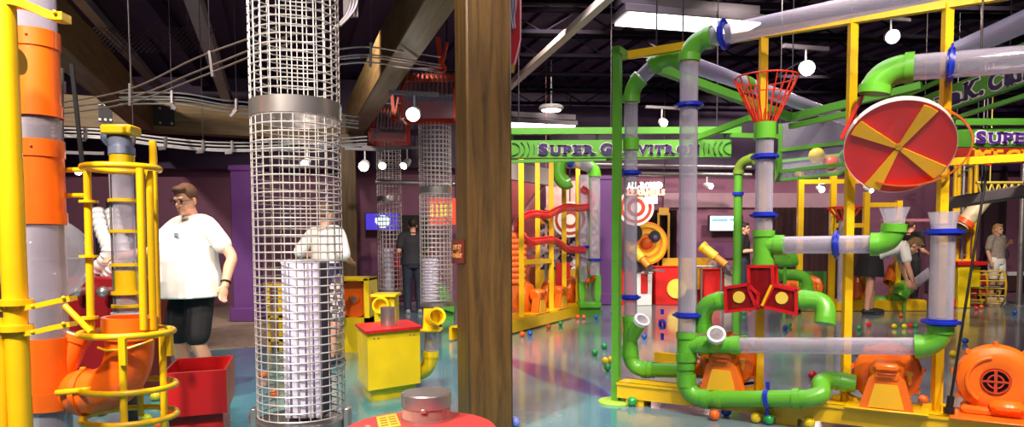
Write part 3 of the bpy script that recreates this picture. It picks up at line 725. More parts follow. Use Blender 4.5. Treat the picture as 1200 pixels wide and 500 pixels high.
part('wire_loop', MB().sweep(spline([at(597, -30, 5.95), at(601, 2, 5.95), at(599, 20, 5.95), at(601, 34, 5.95)], 6), .012, 8).sweep(spline([at(600, -30, 5.95), at(604, 2, 5.95), at(602, 20, 5.95), at(603, 33, 5.95)], 6), .012, 8), GALV, t)
part('hanger', MB().cyl(at(602, -40, 6.1), V((at(602, -40, 6.1).x, 6.1, CEIL)), .01, 6), STEELD, t)

# ------------------------------------------------------------------ overhead wire ball tracks
def track(label, wires, r, brackets=(), col=None, hang=None):
    p0 = V(wires[0][0]); t = thing('wire_track', label, 'track', p0); mb = MB()
    for w_ in wires: mb.sweep(spline(w_, 6), r, 6)
    part('wires', mb, col or STEEL, t)
    for b in brackets:
        mb = MB(); ps = [V(p) for p in b]
        for i in range(len(ps) - 1): mb.bar(ps[i], ps[i + 1], .02, .035)
        part('bracket', mb, GALV, t)
    if hang:
        mb = MB()
        for h in hang: h = V(h); mb.cyl(h, V((h.x, h.y, CEIL)), .0035, 6)
        part('hanger', mb, STEELD, t)
off = lambda pts, dy: [(x, y + dy, Y) for x, y, Y in pts]
W_ = lambda L: [[at(*p) for p in pts] for pts in L]
k1 = [(60, 122, 6.4), (150, 105, 6.0), (230, 68, 5.6), (300, 42, 5.2), (345, 22, 5.0)]
k2 = [(60, 128, 6.4), (150, 115, 6.0), (230, 84, 5.6), (300, 56, 5.2), (350, 38, 5.0)]
k3 = [(60, 135, 6.4), (150, 121, 6.0), (230, 92, 5.6), (300, 64, 5.2), (350, 48, 5.0)]
k4 = [(70, 137, 6.2), (150, 126, 5.8), (250, 88, 5.4), (310, 72, 5.1)]
track('wire ball track climbing to the right behind the top of the tall cage', W_([k1, k2, k3]), .007, [(at(153, 98, 5.98), at(153, 124, 5.98)), (at(246, 60, 5.5), at(250, 90, 5.5))], col=mat('track_wire', '#b3a49c', .35, .8), hang=[at(153, 98, 5.98), at(246, 62, 5.5)])
g1 = [(140, 112, 6.8), (210, 112, 6.9), (260, 120, 7.2), (300, 124, 7.5), (420, 140, 8.2)]
track('wire ball track running level over the bolted beam plate', W_([off(g1, -3), off(g1, 2), off(g1, 5), off(g1, 10)]), .008, [(at(201, 107, 6.85), at(201, 122, 6.8), at(206, 128, 6.8)), (at(277, 116, 7.3), at(277, 128, 7.3), at(270, 136, 7.3))], hang=[at(201, 107, 6.85), at(277, 116, 7.3)])
g2 = [(60, 158, 6.6), (120, 160, 6.7), (180, 168, 7.0), (240, 174, 7.4), (300, 175, 7.8), (360, 172, 8.2), (430, 168, 8.6)]
track('white double wire track passing left to right under the cross beam', W_([off(g2, -8), off(g2, -4), off(g2, 0), off(g2, 2)]), .009, [(at(x, y - 10, Y - .05), at(x, y + 3, Y - .05), at(x - 8, y + 4, Y - .05)) for x, y, Y in ((100, 160, 6.6), (157, 165, 6.8), (194, 170, 7.0), (238, 174, 7.4), (272, 175, 7.6))], col=mat('white_wire', '#e6dde0', .3, .3), hang=[at(156, 156, 6.8), at(238, 165, 7.4)])
g3 = [(392, 58, 6.6), (430, 55, 6.8), (470, 60, 7.4), (516, 67, 8.2)]
track('four thin wires crossing in front of the central wood beam', W_([off(g3, 0), off(g3, 9), off(g3, 12), off(g3, 18)]), .008, [(at(435, 50, 6.75), at(434, 78, 6.75))], hang=[at(435, 52, 6.75)])
g4 = [(390, 35, 4.6), (404, 20, 4.7), (410, 5, 4.8), (412, -20, 4.8)]
t = thing('wire_track', 'bent wire loops on a steel plate at the top right of the tall cage', 'track', at(404, 20, 4.7))
mb = MB()
for d in (0, 6, 12): mb.sweep(spline([at(x + d * .7, y - d * .4, Y) for x, y, Y in g4], 6), .009, 6)
part('wires', mb, STEEL, t); part('plate', MB().box(at(411, 8, 4.85), (.1, .02, .14)), GALV, t); 
h = at(411, 0, 4.86); part('hanger', MB().cyl(h, V((h.x, h.y, CEIL)), .008, 6), STEELD, t)

# ------------------------------------------------------------------ yellow cabinet with red top
zt = .565; Fl, Fr = fl(429, 388, zt), fl(494, 382, zt); Bl = fl(417, 379, zt); Br = Fr + (Bl - Fl)
z0 = .1
t = thing('yellow_cabinet', 'yellow cabinet with a red top holding a steel cup', 'cabinet', V(((Fl.x + Br.x) / 2, (Fl.y + Br.y) / 2, 0)))
fz = lambda p, z: V((p.x, p.y, z)); cn = (Fl + Fr + Bl + Br) / 4; sc = lambda p, k: cn + (p - cn) * k
quad = [Fl, Fr, Br, Bl]
cb_ = part('body', MB().prism([fz(sc(p, .95), z0) for p in quad], (0, 0, zt - .02 - z0)), YELP, t)
part('plinth', MB().prism([fz(sc(p, .8), 0) for p in quad], (0, 0, z0)), YELP, t)
part('red_top', MB().prism([fz(sc(p, 1.03), zt - .02) for p in quad], (0, 0, .02)), RED, t)
fn = (Fr - Fl).normalized(); fnn = V((fn.y, -fn.x, 0)); p = fz(sc(Fl.lerp(Fr, .12), .951), .5)
mb = MB()
for q in (.12, .2, .8, .88): p = fz(sc(Fl.lerp(Fr, q), .952), .5); mb.ball(p, .006, 8, 6)
part('screws', mb, GALV, cb_)
p = fl(456, 381, zt); mb = MB().lathe(p, (0, 0, 1), [(.001, 0.002), (.068, 0.002), (.068, .15), (.064, .15), (.062, .02), (.001, .02)], 28)
single('steel_cup', mb, STEEL, 'polished steel cup standing on the red top of the yellow cabinet', 'cup', loc=p)
p = fl(435, 380, zt) + V((0, 0, .003)); 
# yellow ball return pipe at the side of the cabinet
Yr = 5.72; rr = .06; w1 = lambda px, py: at(px, py, Yr)
t = thing('return_pipe', 'yellow return pipe with open mouth beside the yellow cabinet', 'pipe', V((w1(505, 400).x, Yr, 0)))
part('open_tee', MB().pipe(w1(506, 362), w1(505, 385), rr * 1.15, rr).pipe(w1(505, 374), w1(511, 371) + V((.02, -.14, .02)), rr * 1.05, rr * .9).pipe(w1(511, 371) + V((.02, -.12, .017)), w1(511, 371) + V((.022, -.145, .02)), rr * 1.25, rr * .9), YELP, t)
part('collar_plate', MB().box(w1(504, 386), (.2, .2, .02), bev=.006), YELP, t)
part('clear_tube', MB().pipe(w1(505, 386), w1(505, 414), rr * .95, rr * .9), CLR, t)
part('elbow', elbow(MB(), w1(505, 411), w1(505, 437), w1(486, 437), rr * .95), YELP, t)
single('plastic_ball', MB().ball(w1(505, 402), .036, 20, 12), mat('ball_yellow', '#f2d21c', .3, coat=.4), 'yellow ball inside the clear section of the yellow return pipe', 'ball', loc=w1(505, 402))
# yellow machine with orange wheel behind
g0, g1_ = at(388, 374, 7.9), at(435, 374, 7.9); zt_ = at(400, 325, 7.9).z
t = thing('wheel_machine', 'yellow box machine with an orange wheel behind the yellow cabinet', 'machine', V(((g0.x + g1_.x) / 2, 8.0, 0)))
X0, X1 = g0.x, g1_.x
mb = MB().box(V(((X0 + X1) / 2, 8.05, zt_ - .02)), (X1 - X0, .5, .04), bev=.008); mb.box(V((X1 - .03, 8.05, zt_ / 2)), (.06, .5, zt_)); mb.box(V((X0 + .03, 8.05, zt_ / 2)), (.06, .5, zt_)); mb.box(V(((X0 + X1) / 2, 8.05, .2)), (X1 - X0, .5, .4))
part('housing', mb, YELP, t); part('back_board', MB().box(V(((X0 + X1) / 2, 8.2, zt_ / 2 + .15)), (X1 - X0 - .1, .03, zt_ - .4)), mat('brown_board', '#6d4a2c', .6), t)
o = at(416, 350, 7.95); part('wheel', MB().lathe(o, (0, -1, 0), [(.001, .06), (.05, .06), (.07, .03), (.16, .03), (.21, .04), (.22, 0), (.22, -.06), (.001, -.06)], 36), ORP, t)
part('hub', MB().disc(o - V((0, .07, 0)), (0, 1, 0), .035, .02), STEEL, t)
g = at(449, 356, 7.0); z1 = at(449, 346, 7.0).z
t = thing('spout_box', 'small yellow box with a round spout behind the steel cup', 'box', V((g.x, 7.0, 0)))
part('box', MB().box(V((g.x + .01, 7.15, z1 / 2)), (.21, .3, z1), bev=.01), YELP, t); part('lip', MB().box(V((g.x + .01, 7.12, z1)), (.26, .36, .03), bev=.006), YELP, t)
o = at(447, 357, 6.95); part('spout', MB().pipe(o + V((0, .1, 0)), o + V((0, -.06, 0)), .085, .066), YELP, t)
# red sloping slide behind the dim cage, green slide at the brighter cage, red board
single('red_slide', MB().prism([at(447, 342, 13.5), at(449, 296, 13.5), at(462, 295, 13.5), at(474, 325, 13.5), at(478, 336, 13.5), at(476, 344, 13.5)], (0, .25, 0)).cyl(V((at(460, 340, 13.6).x, 13.6, 0)), at(460, 336, 13.6), .1, 12), RED, 'red sloped panel behind the dim small wire cage', 'panel')
o = at(520, 345, 11.0)
single('green_slide', MB().prism([at(512, 360, 11), at(513, 333, 11), at(521, 336, 11), at(532, 358, 11), at(532, 366, 11)], (0, .3, 0)).box(V((o.x, 11.2, at(520, 364, 11).z / 2)), (.3, .25, at(520, 364, 11).z)), mat('green_panel', '#4f9a3e', .5), 'green sloped panel low beside the wood post', 'panel')
g = at(517, 246, 12.5)
t = thing('hanging_sign', 'small red and yellow lit sign seen through the brighter wire cage', 'sign', at(517, 262, 12.5))
a, b = at(503, 263, 12.5), at(534, 263, 12.5); zt1 = at(517, 232, 12.5).z
part('panel', MB().prism([a, b, fz(b, zt1), fz(a, zt1)], (0, .05, 0)), mat('sign_red_orange', '#d8452a', .5, emit=.5), t)
mb = MB()
for i in range(5): p = a.lerp(b, (i + .6) / 5.6) + V((0, -.02, .1)); mb.box(p + V((0, 0, .15)), (.05, .02, .26 - .03 * (i % 2)))
part('stripes', mb, mat('sign_yellow', '#f3d24a', .5, emit=.6), t); part('hanger', MB().cyl(fz(a, zt1), fz(a, CEIL), .01, 6).cyl(fz(b, zt1), fz(b, CEIL), .01, 6), STEELD, t)
# ------------------------------------------------------------------ red round table in front
zt = .36; tc_ = fl(492, 502, zt); 
t = thing('round_table', 'low round red table at the foot of the wood post', 'table', V((tc_.x, tc_.y, 0)))
edge = fl(425, 495, zt); rt = .36
part('tabletop', MB().lathe(V((tc_.x, tc_.y, zt)), (0, 0, 1), [(.001, 0), (rt - .01, 0), (rt, -.01), (rt, -.035), (rt - .01, -.045), (.001, -.045)], 56), mat('red_laminate', '#e04a4a', .35, coat=.2), t)
part('pedestal', MB().lathe(V((tc_.x, tc_.y, 0)), (0, 0, 1), [(.001, 0), (.24, 0), (.24, .03), (.12, .05), (.12, zt - .045), (.001, zt - .045)], 32), mat('red_laminate2', '#b5282c', .4), t)
o = fl(500, 490, zt); hp = .105; rp = .122
t = thing('steel_drum', 'shallow steel-topped clear drum standing on the round red table', 'drum', o)
part('clear_wall', MB().pipe(o, o + V((0, 0, .09)), rp * .98, rp * .95, 36), clear('drum_acrylic', '#e7b9b2', .25, .8, .08), t)
part('lid', MB().lathe(o + V((0, 0, .065)), (0, 0, 1), [(rp * .985, 0), (rp * 1.01, 0), (rp * 1.01, .062), (rp * .97, .068), (.001, .07)], 40), STEEL, t)
part('clasp', MB().box(o + V((.0, -rp * 1.02, .065)), (.03, .012, .02), bev=.003), STEEL, t)
part('base_ring', MB().ring(o + V((0, 0, .006)), (0, 0, 1), rp * 1.02, rp * .9, .012, 40), STEEL, t)
a, b, c_, d_ = fl(441, 489, zt), fl(464, 485, zt), fl(470, 499, zt), fl(444, 503, zt)
t = thing('instruction_plate', 'small yellow instruction plate lying on the round red table', 'plate', (a + b + c_ + d_) / 4)
part('plate', MB().prism([d_, c_, b, a], (0, 0, .004)), GOLD, t)
mb = MB()
for i in range(4):
    for j, (u0, u1) in enumerate(((.12, .46), (.56, .9))):
        v_ = .18 + i * .2; p = lambda u, v2: (a.lerp(b, u)).lerp(d_.lerp(c_, u), v2) + V((0, 0, .0045))
        mb.prism([p(u0, v_ + .07), p(u1, v_ + .07), p(u1, v_), p(u0, v_)], (0, 0, .0008))
part('print', mb, mat('label_ink', '#a5791c', .6), t)
# plaque on the left face of the wood post
def pf(px, py):     # point on the post's left face
    nrm = -BX; d = ray(px, py); return EYE + d * ((pc - EYE).dot(nrm) / d.dot(nrm)) + nrm * .004
a, b, c_, d_ = pf(531, 308), pf(545, 308.5), pf(545, 281), pf(531, 281)
t = thing('post_plaque', 'small dark red plaque on the left face of the big wood post', 'sign', (a + b) / 2)
part('plate', MB().prism([a, b, c_, d_], BX * -.006), mat('plaque_red', '#6e1c18', .5), t)
mb = MB(); xd = (b - a).normalized()
word(mb, 'away', a.lerp(b, .14) + V((0, 0, (c_ - b).length * .6)) - BX * .007, xd, (0, 0, 1), .05, (b - a).length * .72, off=.02, small=1, serif=False, depth=.002)
word(mb, 'boulder', a.lerp(b, .1) + V((0, 0, (c_ - b).length * .24)) - BX * .007, xd, (0, 0, 1), .045, (b - a).length * .8, off=.02, small=1, serif=False, depth=.002)
part('lettering', mb, mat('plaque_gold', '#c98a4a', .5), t)
# yellow stand seen through the cage
p = fl(323, 410); t = thing('yellow_stand', 'yellow barred stand on the teal floor seen through the foreground cage', 'stand', p)
for dx, dy in ((-.07, 0), (.07, 0), (-.07, .22), (.07, .22)): part('leg', MB().box(p + V((dx, dy, .4)), (.04, .04, .8)), YEL, t)
part('shelf', MB().box(p + V((0, .11, .78)), (.22, .3, .03)).box(p + V((0, .11, .4)), (.18, .26, .03)).box(p + V((0, .11, .12)), (.18, .26, .03)), YEL, t)
# TVs
def tv(label, x0, y0, x1, y1, off, col, blobs, tilt=0):
    a, b = wal(x0, y1, off), wal(x1, y1 + tilt, off); h = wal(x0, y0, off).z - a.z; zv = V((0, 0, h)); b = fz(b, a.z)
    t = thing('television', label, 'television', (a + b) / 2); n = WN
    part('case', MB().prism([a - zv * .05 - WD * .03, b - zv * .05 + WD * .03, b + zv * 1.05 + WD * .03, a + zv * 1.05 - WD * .03], -n * .06), BLK, t)
    part('screen', MB().prism([a, b, b + zv, a + zv], n * .008), mat('screen_' + label[:4], col, .3, emit=1.5), t)
    mb = MB()
    for u, v_, w_, h_ in blobs:
        c = a.lerp(b, u) + zv * v_ + n * .012; mb.lathe(c, n, [(.001, .004), ((b - a).length * w_, .002), ((b - a).length * w_, 0)], 20) if h_ == 0 else mb.prism([c - WD * (b - a).length * w_ / 2, c + WD * (b - a).length * w_ / 2, c + WD * (b - a).length * w_ / 2 + zv * h_, c - WD * (b - a).length * w_ / 2 + zv * h_], n * .004)
    part('picture', mb, mat('screen2_' + label[:4], '#cfeaff' if col[1] < '8' else '#5f86b0', .3, emit=2.0), t)
    part('mount', MB().bar((a + b) / 2 + zv * .5 - n * .06, (a + b) / 2 + zv * .5 - n * (off + .02), .1, .1), BLK, t)
tv('wall television showing a pale blue picture on violet, beside the far wood post', 429, 250, 467, 269, .35, '#3b2ba8', [(.52, .5, .2, 0), (.35, .42, .12, .3), (.68, .45, .14, .25)])
tv('flat white lit television on the wall right of the tall clear pipe', 832, 253, 869, 270, .35, '#dfe6ff', [(.3, .62, .5, .2), (.75, .66, .3, .16), (.5, .25, .9, .04)])
# ================================================================== RIGHT EXHIBIT: BALL MACHINE FRAME
FA = V((.90, 5.30, 0)); FA_ = R(-31.5); FD = V((math.cos(FA_), math.sin(FA_), 0)); FN = V((FD.y, -FD.x, 0))
UP = V((0, 0, 1))
def pl(px, py, v=0.0):
    d = ray(px, py); o = FA + FN * v; return EYE + d * ((o - EYE).dot(FN) / d.dot(FN))
def fu(u, v, z): return FA + FD * u + FN * v + UP * z
def uz(p): q = p - FA; return q.dot(FD), p.z
zb0, zb1 = .05, .17
uE = 3.6
ztop = 2.66
t = thing('exhibit_frame', 'tall yellow steel frame with a green corner post holding clear pipes, front right', 'frame', fu(0, 0, 0))
mb = MB().bar(fu(-.02, .07, zb1 - .01), fu(uE, .07, zb1 - .01), .2, .02); mb.bar(fu(-.02, .15, .11), fu(uE, .15, .11), .02, .12); mb.bar(fu(-.02, -.02, .11), fu(uE, -.02, .11), .02, .12)
for u in (.12, 1.2, 2.4): mb.box(fu(u, .07, .025), (.14, .16, .05), rz=FA_)
part('base_beam', mb, YEL, t)
tz = uz(pl(890, 42))[1]
mb = MB().bar(fu(.0, 0, ztop), fu(uE, 0, ztop), .05, .055)
part('top_beam', mb, YEL, t)
def ypost(px, py, w=.065):
    u = uz(pl(px, py))[0]; return u
us = [ypost(892, 250), ypost(995, 250), ypost(1104, 250)]
for u in us:
    mb = MB().bar(fu(u, 0, zb1), fu(u, 0, ztop), .05, .045)
    for k in range(16): z = .35 + k * .14; mb.cyl(fu(u, .024, z), fu(u, .027, z), .006, 8)
    part('post', mb, YEL, t)
    mb = MB()
    for s in (-1, 1): mb.prism([fu(u + s * .024, .03, zb1), fu(u + s * .08, .03, zb1), fu(u + s * .075, .03, zb1 + .03), fu(u + s * .024, .03, zb1 + .045)], -FN * .06)
    part('foot_gusset', mb, YEL, t)
part('post', MB().bar(fu(3.5, 0, zb1), fu(3.5, 0, ztop), .06, .06), YEL, t)
zc = uz(pl(1160, 187))[1]; part('cross_bar', MB().bar(fu(us[2], 0, zc), fu(3.5, 0, zc), .045, .045), YEL, t)
gp = fl(722, 471); gp.z = 0
mb = MB().box(gp + UP * 1.35, (.056, .06, 2.7), rz=FA_); mb.box(gp + UP * 2.67 + FN * -.07, (.075, .2, .05), rz=FA_)
for k in range(14): z = .25 + k * .17; mb.cyl(gp + UP * z + FN * .03, gp + UP * z + FN * .033, .007, 8)
part('green_post', mb, GRP, t, label='green corner post'); part('foot_plate', MB().lathe(gp, UP, [(.001, .018), (.13, .018), (.14, .01), (.14, 0), (.001, 0)], 28), mat('green_plate', '#9fc84a', .45), t)
part('hanger', MB().cyl(fu(.22, 0, ztop + .02), fu(.22, 0, CEIL), .006, 6), STEELD, t)
# ---- first pipe: tall clear pipe with overhead run
rp = .063; vp = .2
def axis(px, py, v): p = pl(px, py, v); return p
a1 = pl(806, 250, vp); u1, _ = uz(a1 - FN * vp)
Z = lambda px, py, v=vp: pl(px, py, v).z
q1 = lambda py: V((a1.x, a1.y, pl(806, py, vp).z))
t = thing('ball_pipe', 'tall clear pipe left of the red basket, bending over the yellow top beam', 'pipe', fz(a1, 0))
part('clear_tube', MB().pipe(q1(66), q1(394), rp, rp * .93), CLR, t)
ze = q1(49).z
far = fl(1010, 6, ze); dh = (far - fz(a1, ze)); dh.normalize()
el = elbow(MB(), q1(72), fz(a1, ze), fz(a1, ze) + dh * .17, rp); part('green_elbow', el, GRN, t)
part('clear_tube', MB().pipe(fz(a1, ze) + dh * .14, fz(a1, ze) + dh * 3.2, rp, rp * .93), CLR, t)
fzc = fz(a1, ze) + dh * .25
part('blue_flange', flange(MB(), fzc, dh, rp), BLU, t); part('blue_flange', flange(MB(), q1(124), UP, rp), BLU, t); part('blue_flange', flange(MB(), q1(369), UP, rp), BLU, t)
part('hanger', MB().cyl(fz(a1, ze) + dh * 1.2 + UP * rp, fz(a1, CEIL) + dh * 1.2, .006, 6), STEELD, t)
# tee at its foot with side run, wye and clear cross pipe
zt_ = q1(404).z; rv = rp; rp = .054
t = thing('ball_pipe', 'clear cross pipe running from the green tee to the right-hand clear column', 'pipe', q1(404))
mb = MB(); mb.pipe(q1(389), q1(432), rv * 1.06, rv * .9); sleeve(mb, q1(389), q1(396), rv * 1.0); sleeve(mb, q1(414), q1(423), rv * 1.0)
cR = lambda px, py: pl(px, py, vp)
rowA, rowB = cR(806, 404), cR(1078, 405.5)
pt = lambda px: rowA.lerp(rowB, (px - 806) / 272.)     # approximately along the run
def onrow(px):       # exact point of the run seen at px
    d = ray(px, 404); u0 = uz(rowA)[0]; q = pl(px, 404, vp); s = (q - rowA).dot(FD) / (rowB - rowA).dot(FD); return rowA.lerp(rowB, s)
mb.pipe(rowA, onrow(868), rp * 1.08, rp * .9); sleeve(mb, onrow(820), onrow(832), rp * 1.03); sleeve(mb, onrow(857), onrow(868), rp * 1.03)
part('green_tee', mb, GRN, t)
w0 = onrow(838); w1_ = w0 + (FN * .62 + UP * .42 + FD * .2).normalized() * .17
mb = MB().pipe(w0, w1_, rp * 1.02, rp * .92); wy = part('wye_branch', mb, GRN, t)
ddv = (w1_ - w0).normalized(); part('open_rim', MB().pipe(w1_ - ddv * .03, w1_ + ddv * .012, rp * 1.13, rp * .9).pipe(w1_ - ddv * .12, w1_ + ddv * .01, rp * .9, rp * .86).disc(w1_ - ddv * .1, ddv, rp * .88, .004), WHT, wy)
part('clear_tube', MB().pipe(onrow(866), onrow(1074), rp, rp * .93), CLR, t)
col = pl(1104, 320, vp); qc = lambda py: V((col.x, col.y, pl(1104, py, vp).z))
part('green_elbow', elbow(MB(), onrow(1072), V((col.x, col.y, rowB.z)), qc(380), rp * 1.12), GRN, t)
rq = .066; part('clear_column', MB().pipe(qc(382), qc(262), rq, rq * .93).lathe(qc(268), UP, [(rq, 0), (rq, .02), (rq * 1.25, .1), (rq * 1.19, .1), (rq * .93, .02)], 28), CLR, t)
part('blue_flange', flange(MB(), qc(377), UP, rq), BLU, t); part('blue_flange', flange(MB(), qc(272), UP, rq), BLU, t)
# lower green run with S bend into the middle blower
vl = .27
t = thing('ball_pipe', 'bright green pipe run along the front base from the tee to the middle blower', 'pipe', q1(460))
l0 = q1(428); lrow = lambda px, py, v=vl: pl(px, py, v)
rp = .058; mb = MB(); mb.sweep([q1(424), q1(440)], rp, 22); sleeve(mb, q1(438), q1(447), rp)
E0 = q1(444); Ez = pl(808, 466, vp)
elbow(mb, E0, V((a1.x, a1.y, Ez.z)), lrow(832, 467.5, .21), rp)
r0, r1_ = lrow(830, 467.5, .21), lrow(938, 466.5, .24)
mb.pipe(r0, r1_, rp, rp * .9); sleeve(mb, r0.lerp(r1_, .08), r0.lerp(r1_, .16), rp * .95); sleeve(mb, r0.lerp(r1_, .93), r1_, rp * .98)
s_ = [r1_, lrow(950, 466, .24), lrow(962, 461, .21), lrow(962, 449, .14), lrow(972, 445, .08), lrow(985, 447, .06), lrow(1003, 449, .05)]
mb.sweep(spline(s_, 6), rp * 1.0, 22); sleeve(mb, lrow(985, 447, .06), lrow(993, 448, .055), rp * .95)
part('green_run', mb, GRN, t)
ax = (r1_ - r0).normalized(); cS = onb = r0.lerp(r1_, .66)
mb = MB().ring(cS, ax, rp * 1.22, rp * .98, .03); mb.bar(cS + UP * rp * 1.1, cS + UP * (rp * 1.1 + .05), .03, .02, up=ax); mb.bar(cS - UP * rp * 1.1, cS - UP * (rp * 1.1 + .035), .03, .02, up=ax)
part('blue_strap', mb, BLU, t)
part('strut', MB().bar(fu(.95, .15, .1), V((cS.x, cS.y, .12)), .03, .03) if False else MB().cyl(V((cS.x, cS.y, .0)), V((cS.x, cS.y, cS.z - rp)), .012, 8), BLU, t)
# ---- second pipe: red basket funnel, collar, clear pipe, tee
vb = .13
b0 = pl(895, 250, vb); qb = lambda py: V((b0.x, b0.y, pl(895, py, vb).z)); rb = .058
t = thing('ball_pipe', 'clear upright pipe topped by a red wire basket, with a green tee below', 'pipe', fz(b0, 0))
mb = MB(); zA, zB_ = qb(146), qb(92); RT = .205; n = 20
mb.torus(zB_, UP, RT, .0055, 40, 6); mb.torus(zA, UP, rb * 1.05, .006, 30, 6); mb.torus(zB_.lerp(zA, .35), UP, RT * .65 + rb * .35, .004, 36, 6)
for k in range(n):
    q = 2 * PI * k / n; d = V((math.cos(q), math.sin(q), 0)); mb.cyl(zA + d * rb * 1.05, zB_ + d * RT, .0045, 6)
part('wire_basket', mb, mat('red_wire', '#e0361c', .35), t, label='flared red wire basket')
part('green_collar', MB().pipe(qb(144), qb(163), rb * 1.25, rb * .95), GRN, t)
part('clear_tube', MB().pipe(qb(160), qb(272), rb, rb * .93), CLR, t)
part('blue_flange', flange(MB(), qb(184), UP, rb), BLU, t); part('blue_flange', flange(MB(), qb(252), UP, rb), BLU, t)
bt = qb(287); dR = (pl(1022, 286, vb) - pl(917, 287, vb)).normalized()
mb = MB().pipe(qb(270), qb(313), rb * 1.14, rb * .95); sleeve(mb, qb(270), qb(277), rb * 1.08); sleeve(mb, qb(302), qb(310), rb * 1.08)
mb.pipe(bt, pl(918, 287, vb), rb * 1.05, rb * .9); sleeve(mb, pl(908, 287, vb), pl(919, 287, vb), rb)
part('green_tee', mb, GRN, t)
part('clear_tube', MB().pipe(pl(916, 287, vb), pl(1024, 286, vb), rb, rb * .93), CLR, t)
part('blue_flange', flange(MB(), pl(980, 286.5, vb), dR, rb), BLU, t)
part('green_elbow', elbow(MB(), pl(1020, 286, vb), pl(1047, 287, vb), pl(1048, 262, vb), rb * 1.05), GRN, t)
o = pl(1048, 262, vb); part('clear_funnel', MB().lathe(o, UP, [(rb, 0), (rb * 1.05, .03), (rb * 1.5, .1), (rb * 1.42, .1), (rb * .95, .02)], 28), CLR, t)
# ---- red junction box
vj = .16; th = .13
t = thing('junction_box', 'red three-armed box with a yellow lever in the middle of the right frame', 'box', pl(893, 362, vj))
def tray(pts, hole=None):
    P_ = [pl(x, y, vj + th / 2) for x, y in pts]; c = sum(P_, V()) / len(P_); n = len(P_)
    q = part('back_panel', MB().prism(P_, -FN * th), CLRR, t)
    mb = MB()
    for i in range(n):
        a, b = P_[i], P_[(i + 1) % n]; d = (b - a).normalized() * .008
        mb.bar(a - d, b + d, .02, .02, up=FN); mb.bar(a - d - FN * th, b + d - FN * th, .02, .02, up=FN); mb.bar(a, a - FN * th, .016, .016)
        s = d.cross(FN).normalized()
        mb.prism([a, b, b - FN * th, a - FN * th], s * .006)
    part('rim', mb, RED, t)
    if hole: h = pl(*hole, vj + th / 2 + .003); mb = MB().disc(h, FN, .04, .006, 24); part('hole', mb, GOLD, t)
tray([(877, 312), (905, 312), (906, 336), (893, 360), (886, 358), (878, 340)]); tray([(850, 337), (877, 333), (889, 345), (887, 361), (851, 365)], (866, 348)); tray([(906, 334), (933, 340), (933, 368), (894, 359)], (916, 349))
part('lever', MB().bar(pl(893, 358, vj + th / 2 + .02), pl(904, 334, vj + th / 2 + .02), .016, .016), YEL, t, label='yellow lever')
mb = MB(); e = pl(932, 353, vj); rE = .066
mb.sweep([pl(930, 352, vj), pl(945, 351, vj)] + arc3(pl(952, 352, vj), pl(972, 352, vj), pl(966, 378, vj + .06), 10), rE * .95, 24); mb.pipe(pl(938, 351.5, vj), pl(946, 351, vj), rE * 1.03, rE * .9); mb.pipe(pl(967, 372, vj + .05), pl(966, 379, vj + .06), rE * 1.02, rE * .85)
part('right_outlet', mb, GRN, t)
mb = MB().sweep([pl(852, 351, vj), pl(846, 352, vj)] + arc3(pl(842, 353, vj), pl(820, 354, vj - .02), pl(824, 386, vj - .06), 10), rE * .95, 24); mb.pipe(pl(846, 352, vj), pl(841, 353, vj), rE * 1.03, rE * .9); mb.pipe(pl(824, 378, vj - .05), pl(824, 388, vj - .06), rE * 1.02, rE * .85)
part('left_outlet', mb, GRN, t)
# ---- left rear narrow pipe beside the green post
vn = -.1; rn = .052
c0 = pl(739, 250, vn); qn = lambda py: V((c0.x, c0.y, pl(739, py, vn).z))
t = thing('ball_pipe', 'narrow clear pipe just right of the green post, bending back under the beam', 'pipe', fz(c0, 0))
part('clear_tube', MB().pipe(qn(112), qn(374), rn, rn * .92), CLR, t)
i0, i1 = pl(751, 91, vn), pl(770, 73, vn)
part('green_elbow', elbow(MB(), qn(120), qn(102), i0, rn * 1.1), GRN, t)
part('clear_tube', MB().pipe(i0, i1, rn * 1.05, rn * .95), CLR, t)
p1 = pl(800, 72, vn); zq = p1.z; dn = fl(955, 127, zq) ; dnn = (dn - p1).normalized()
part('green_elbow', elbow(MB(), i1 - (i1 - i0).normalized() * .05, pl(783, 62, vn), p1, rn * 1.15), GRN, t)
part('clear_tube', MB().pipe(p1 - dnn * .05, p1 + dnn * 6.0, rn * 1.15, rn * 1.05), CLR, t)
part('coupling', MB().pipe(p1 + dnn * .95, p1 + dnn * 1.05, rn * 1.3, rn), GRN, t)
part('green_coupling', MB().pipe(qn(162), qn(176), rn * 1.2, rn), GRN, t)
for py in (203, 348): part('blue_flange', flange(MB(), qn(py), UP, rn), BLU, t)
mb = MB().pipe(qn(370), qn(412), rn * 1.12, rn * .9); sleeve(mb, qn(370), qn(376), rn * 1.05); sleeve(mb, qn(404), qn(412), rn * 1.05)
k0, k1 = qn(398), pl(752, 375, vn + .1); mb.pipe(k0, k1, rn * 1.02, rn * .9); elbow(mb, qn(410), V((c0.x, c0.y, pl(739, 433, vn).z)), pl(760, 433, vn), rn * 1.1)
mb.pipe(pl(756, 433, vn), pl(832, 434.5, vn + .03), rn * 1.08, rn * .95); sleeve(mb, pl(760, 433, vn), pl(766, 433, vn), rn * 1.05)
wy = part('green_wye', mb, GRN, t); dk = (k1 - k0).normalized(); part('open_rim', MB().pipe(k1 - dk * .02, k1 + dk * .012, rn * 1.2, rn * .9).pipe(k1 - dk * .1, k1 + dk * .01, rn * .89, rn * .85).disc(k1 - dk * .08, dk, rn * .87, .004), WHT, wy)
part('hanger', MB().cyl(p1 + UP * rn, fz(p1, CEIL), .006, 6), STEELD, t)
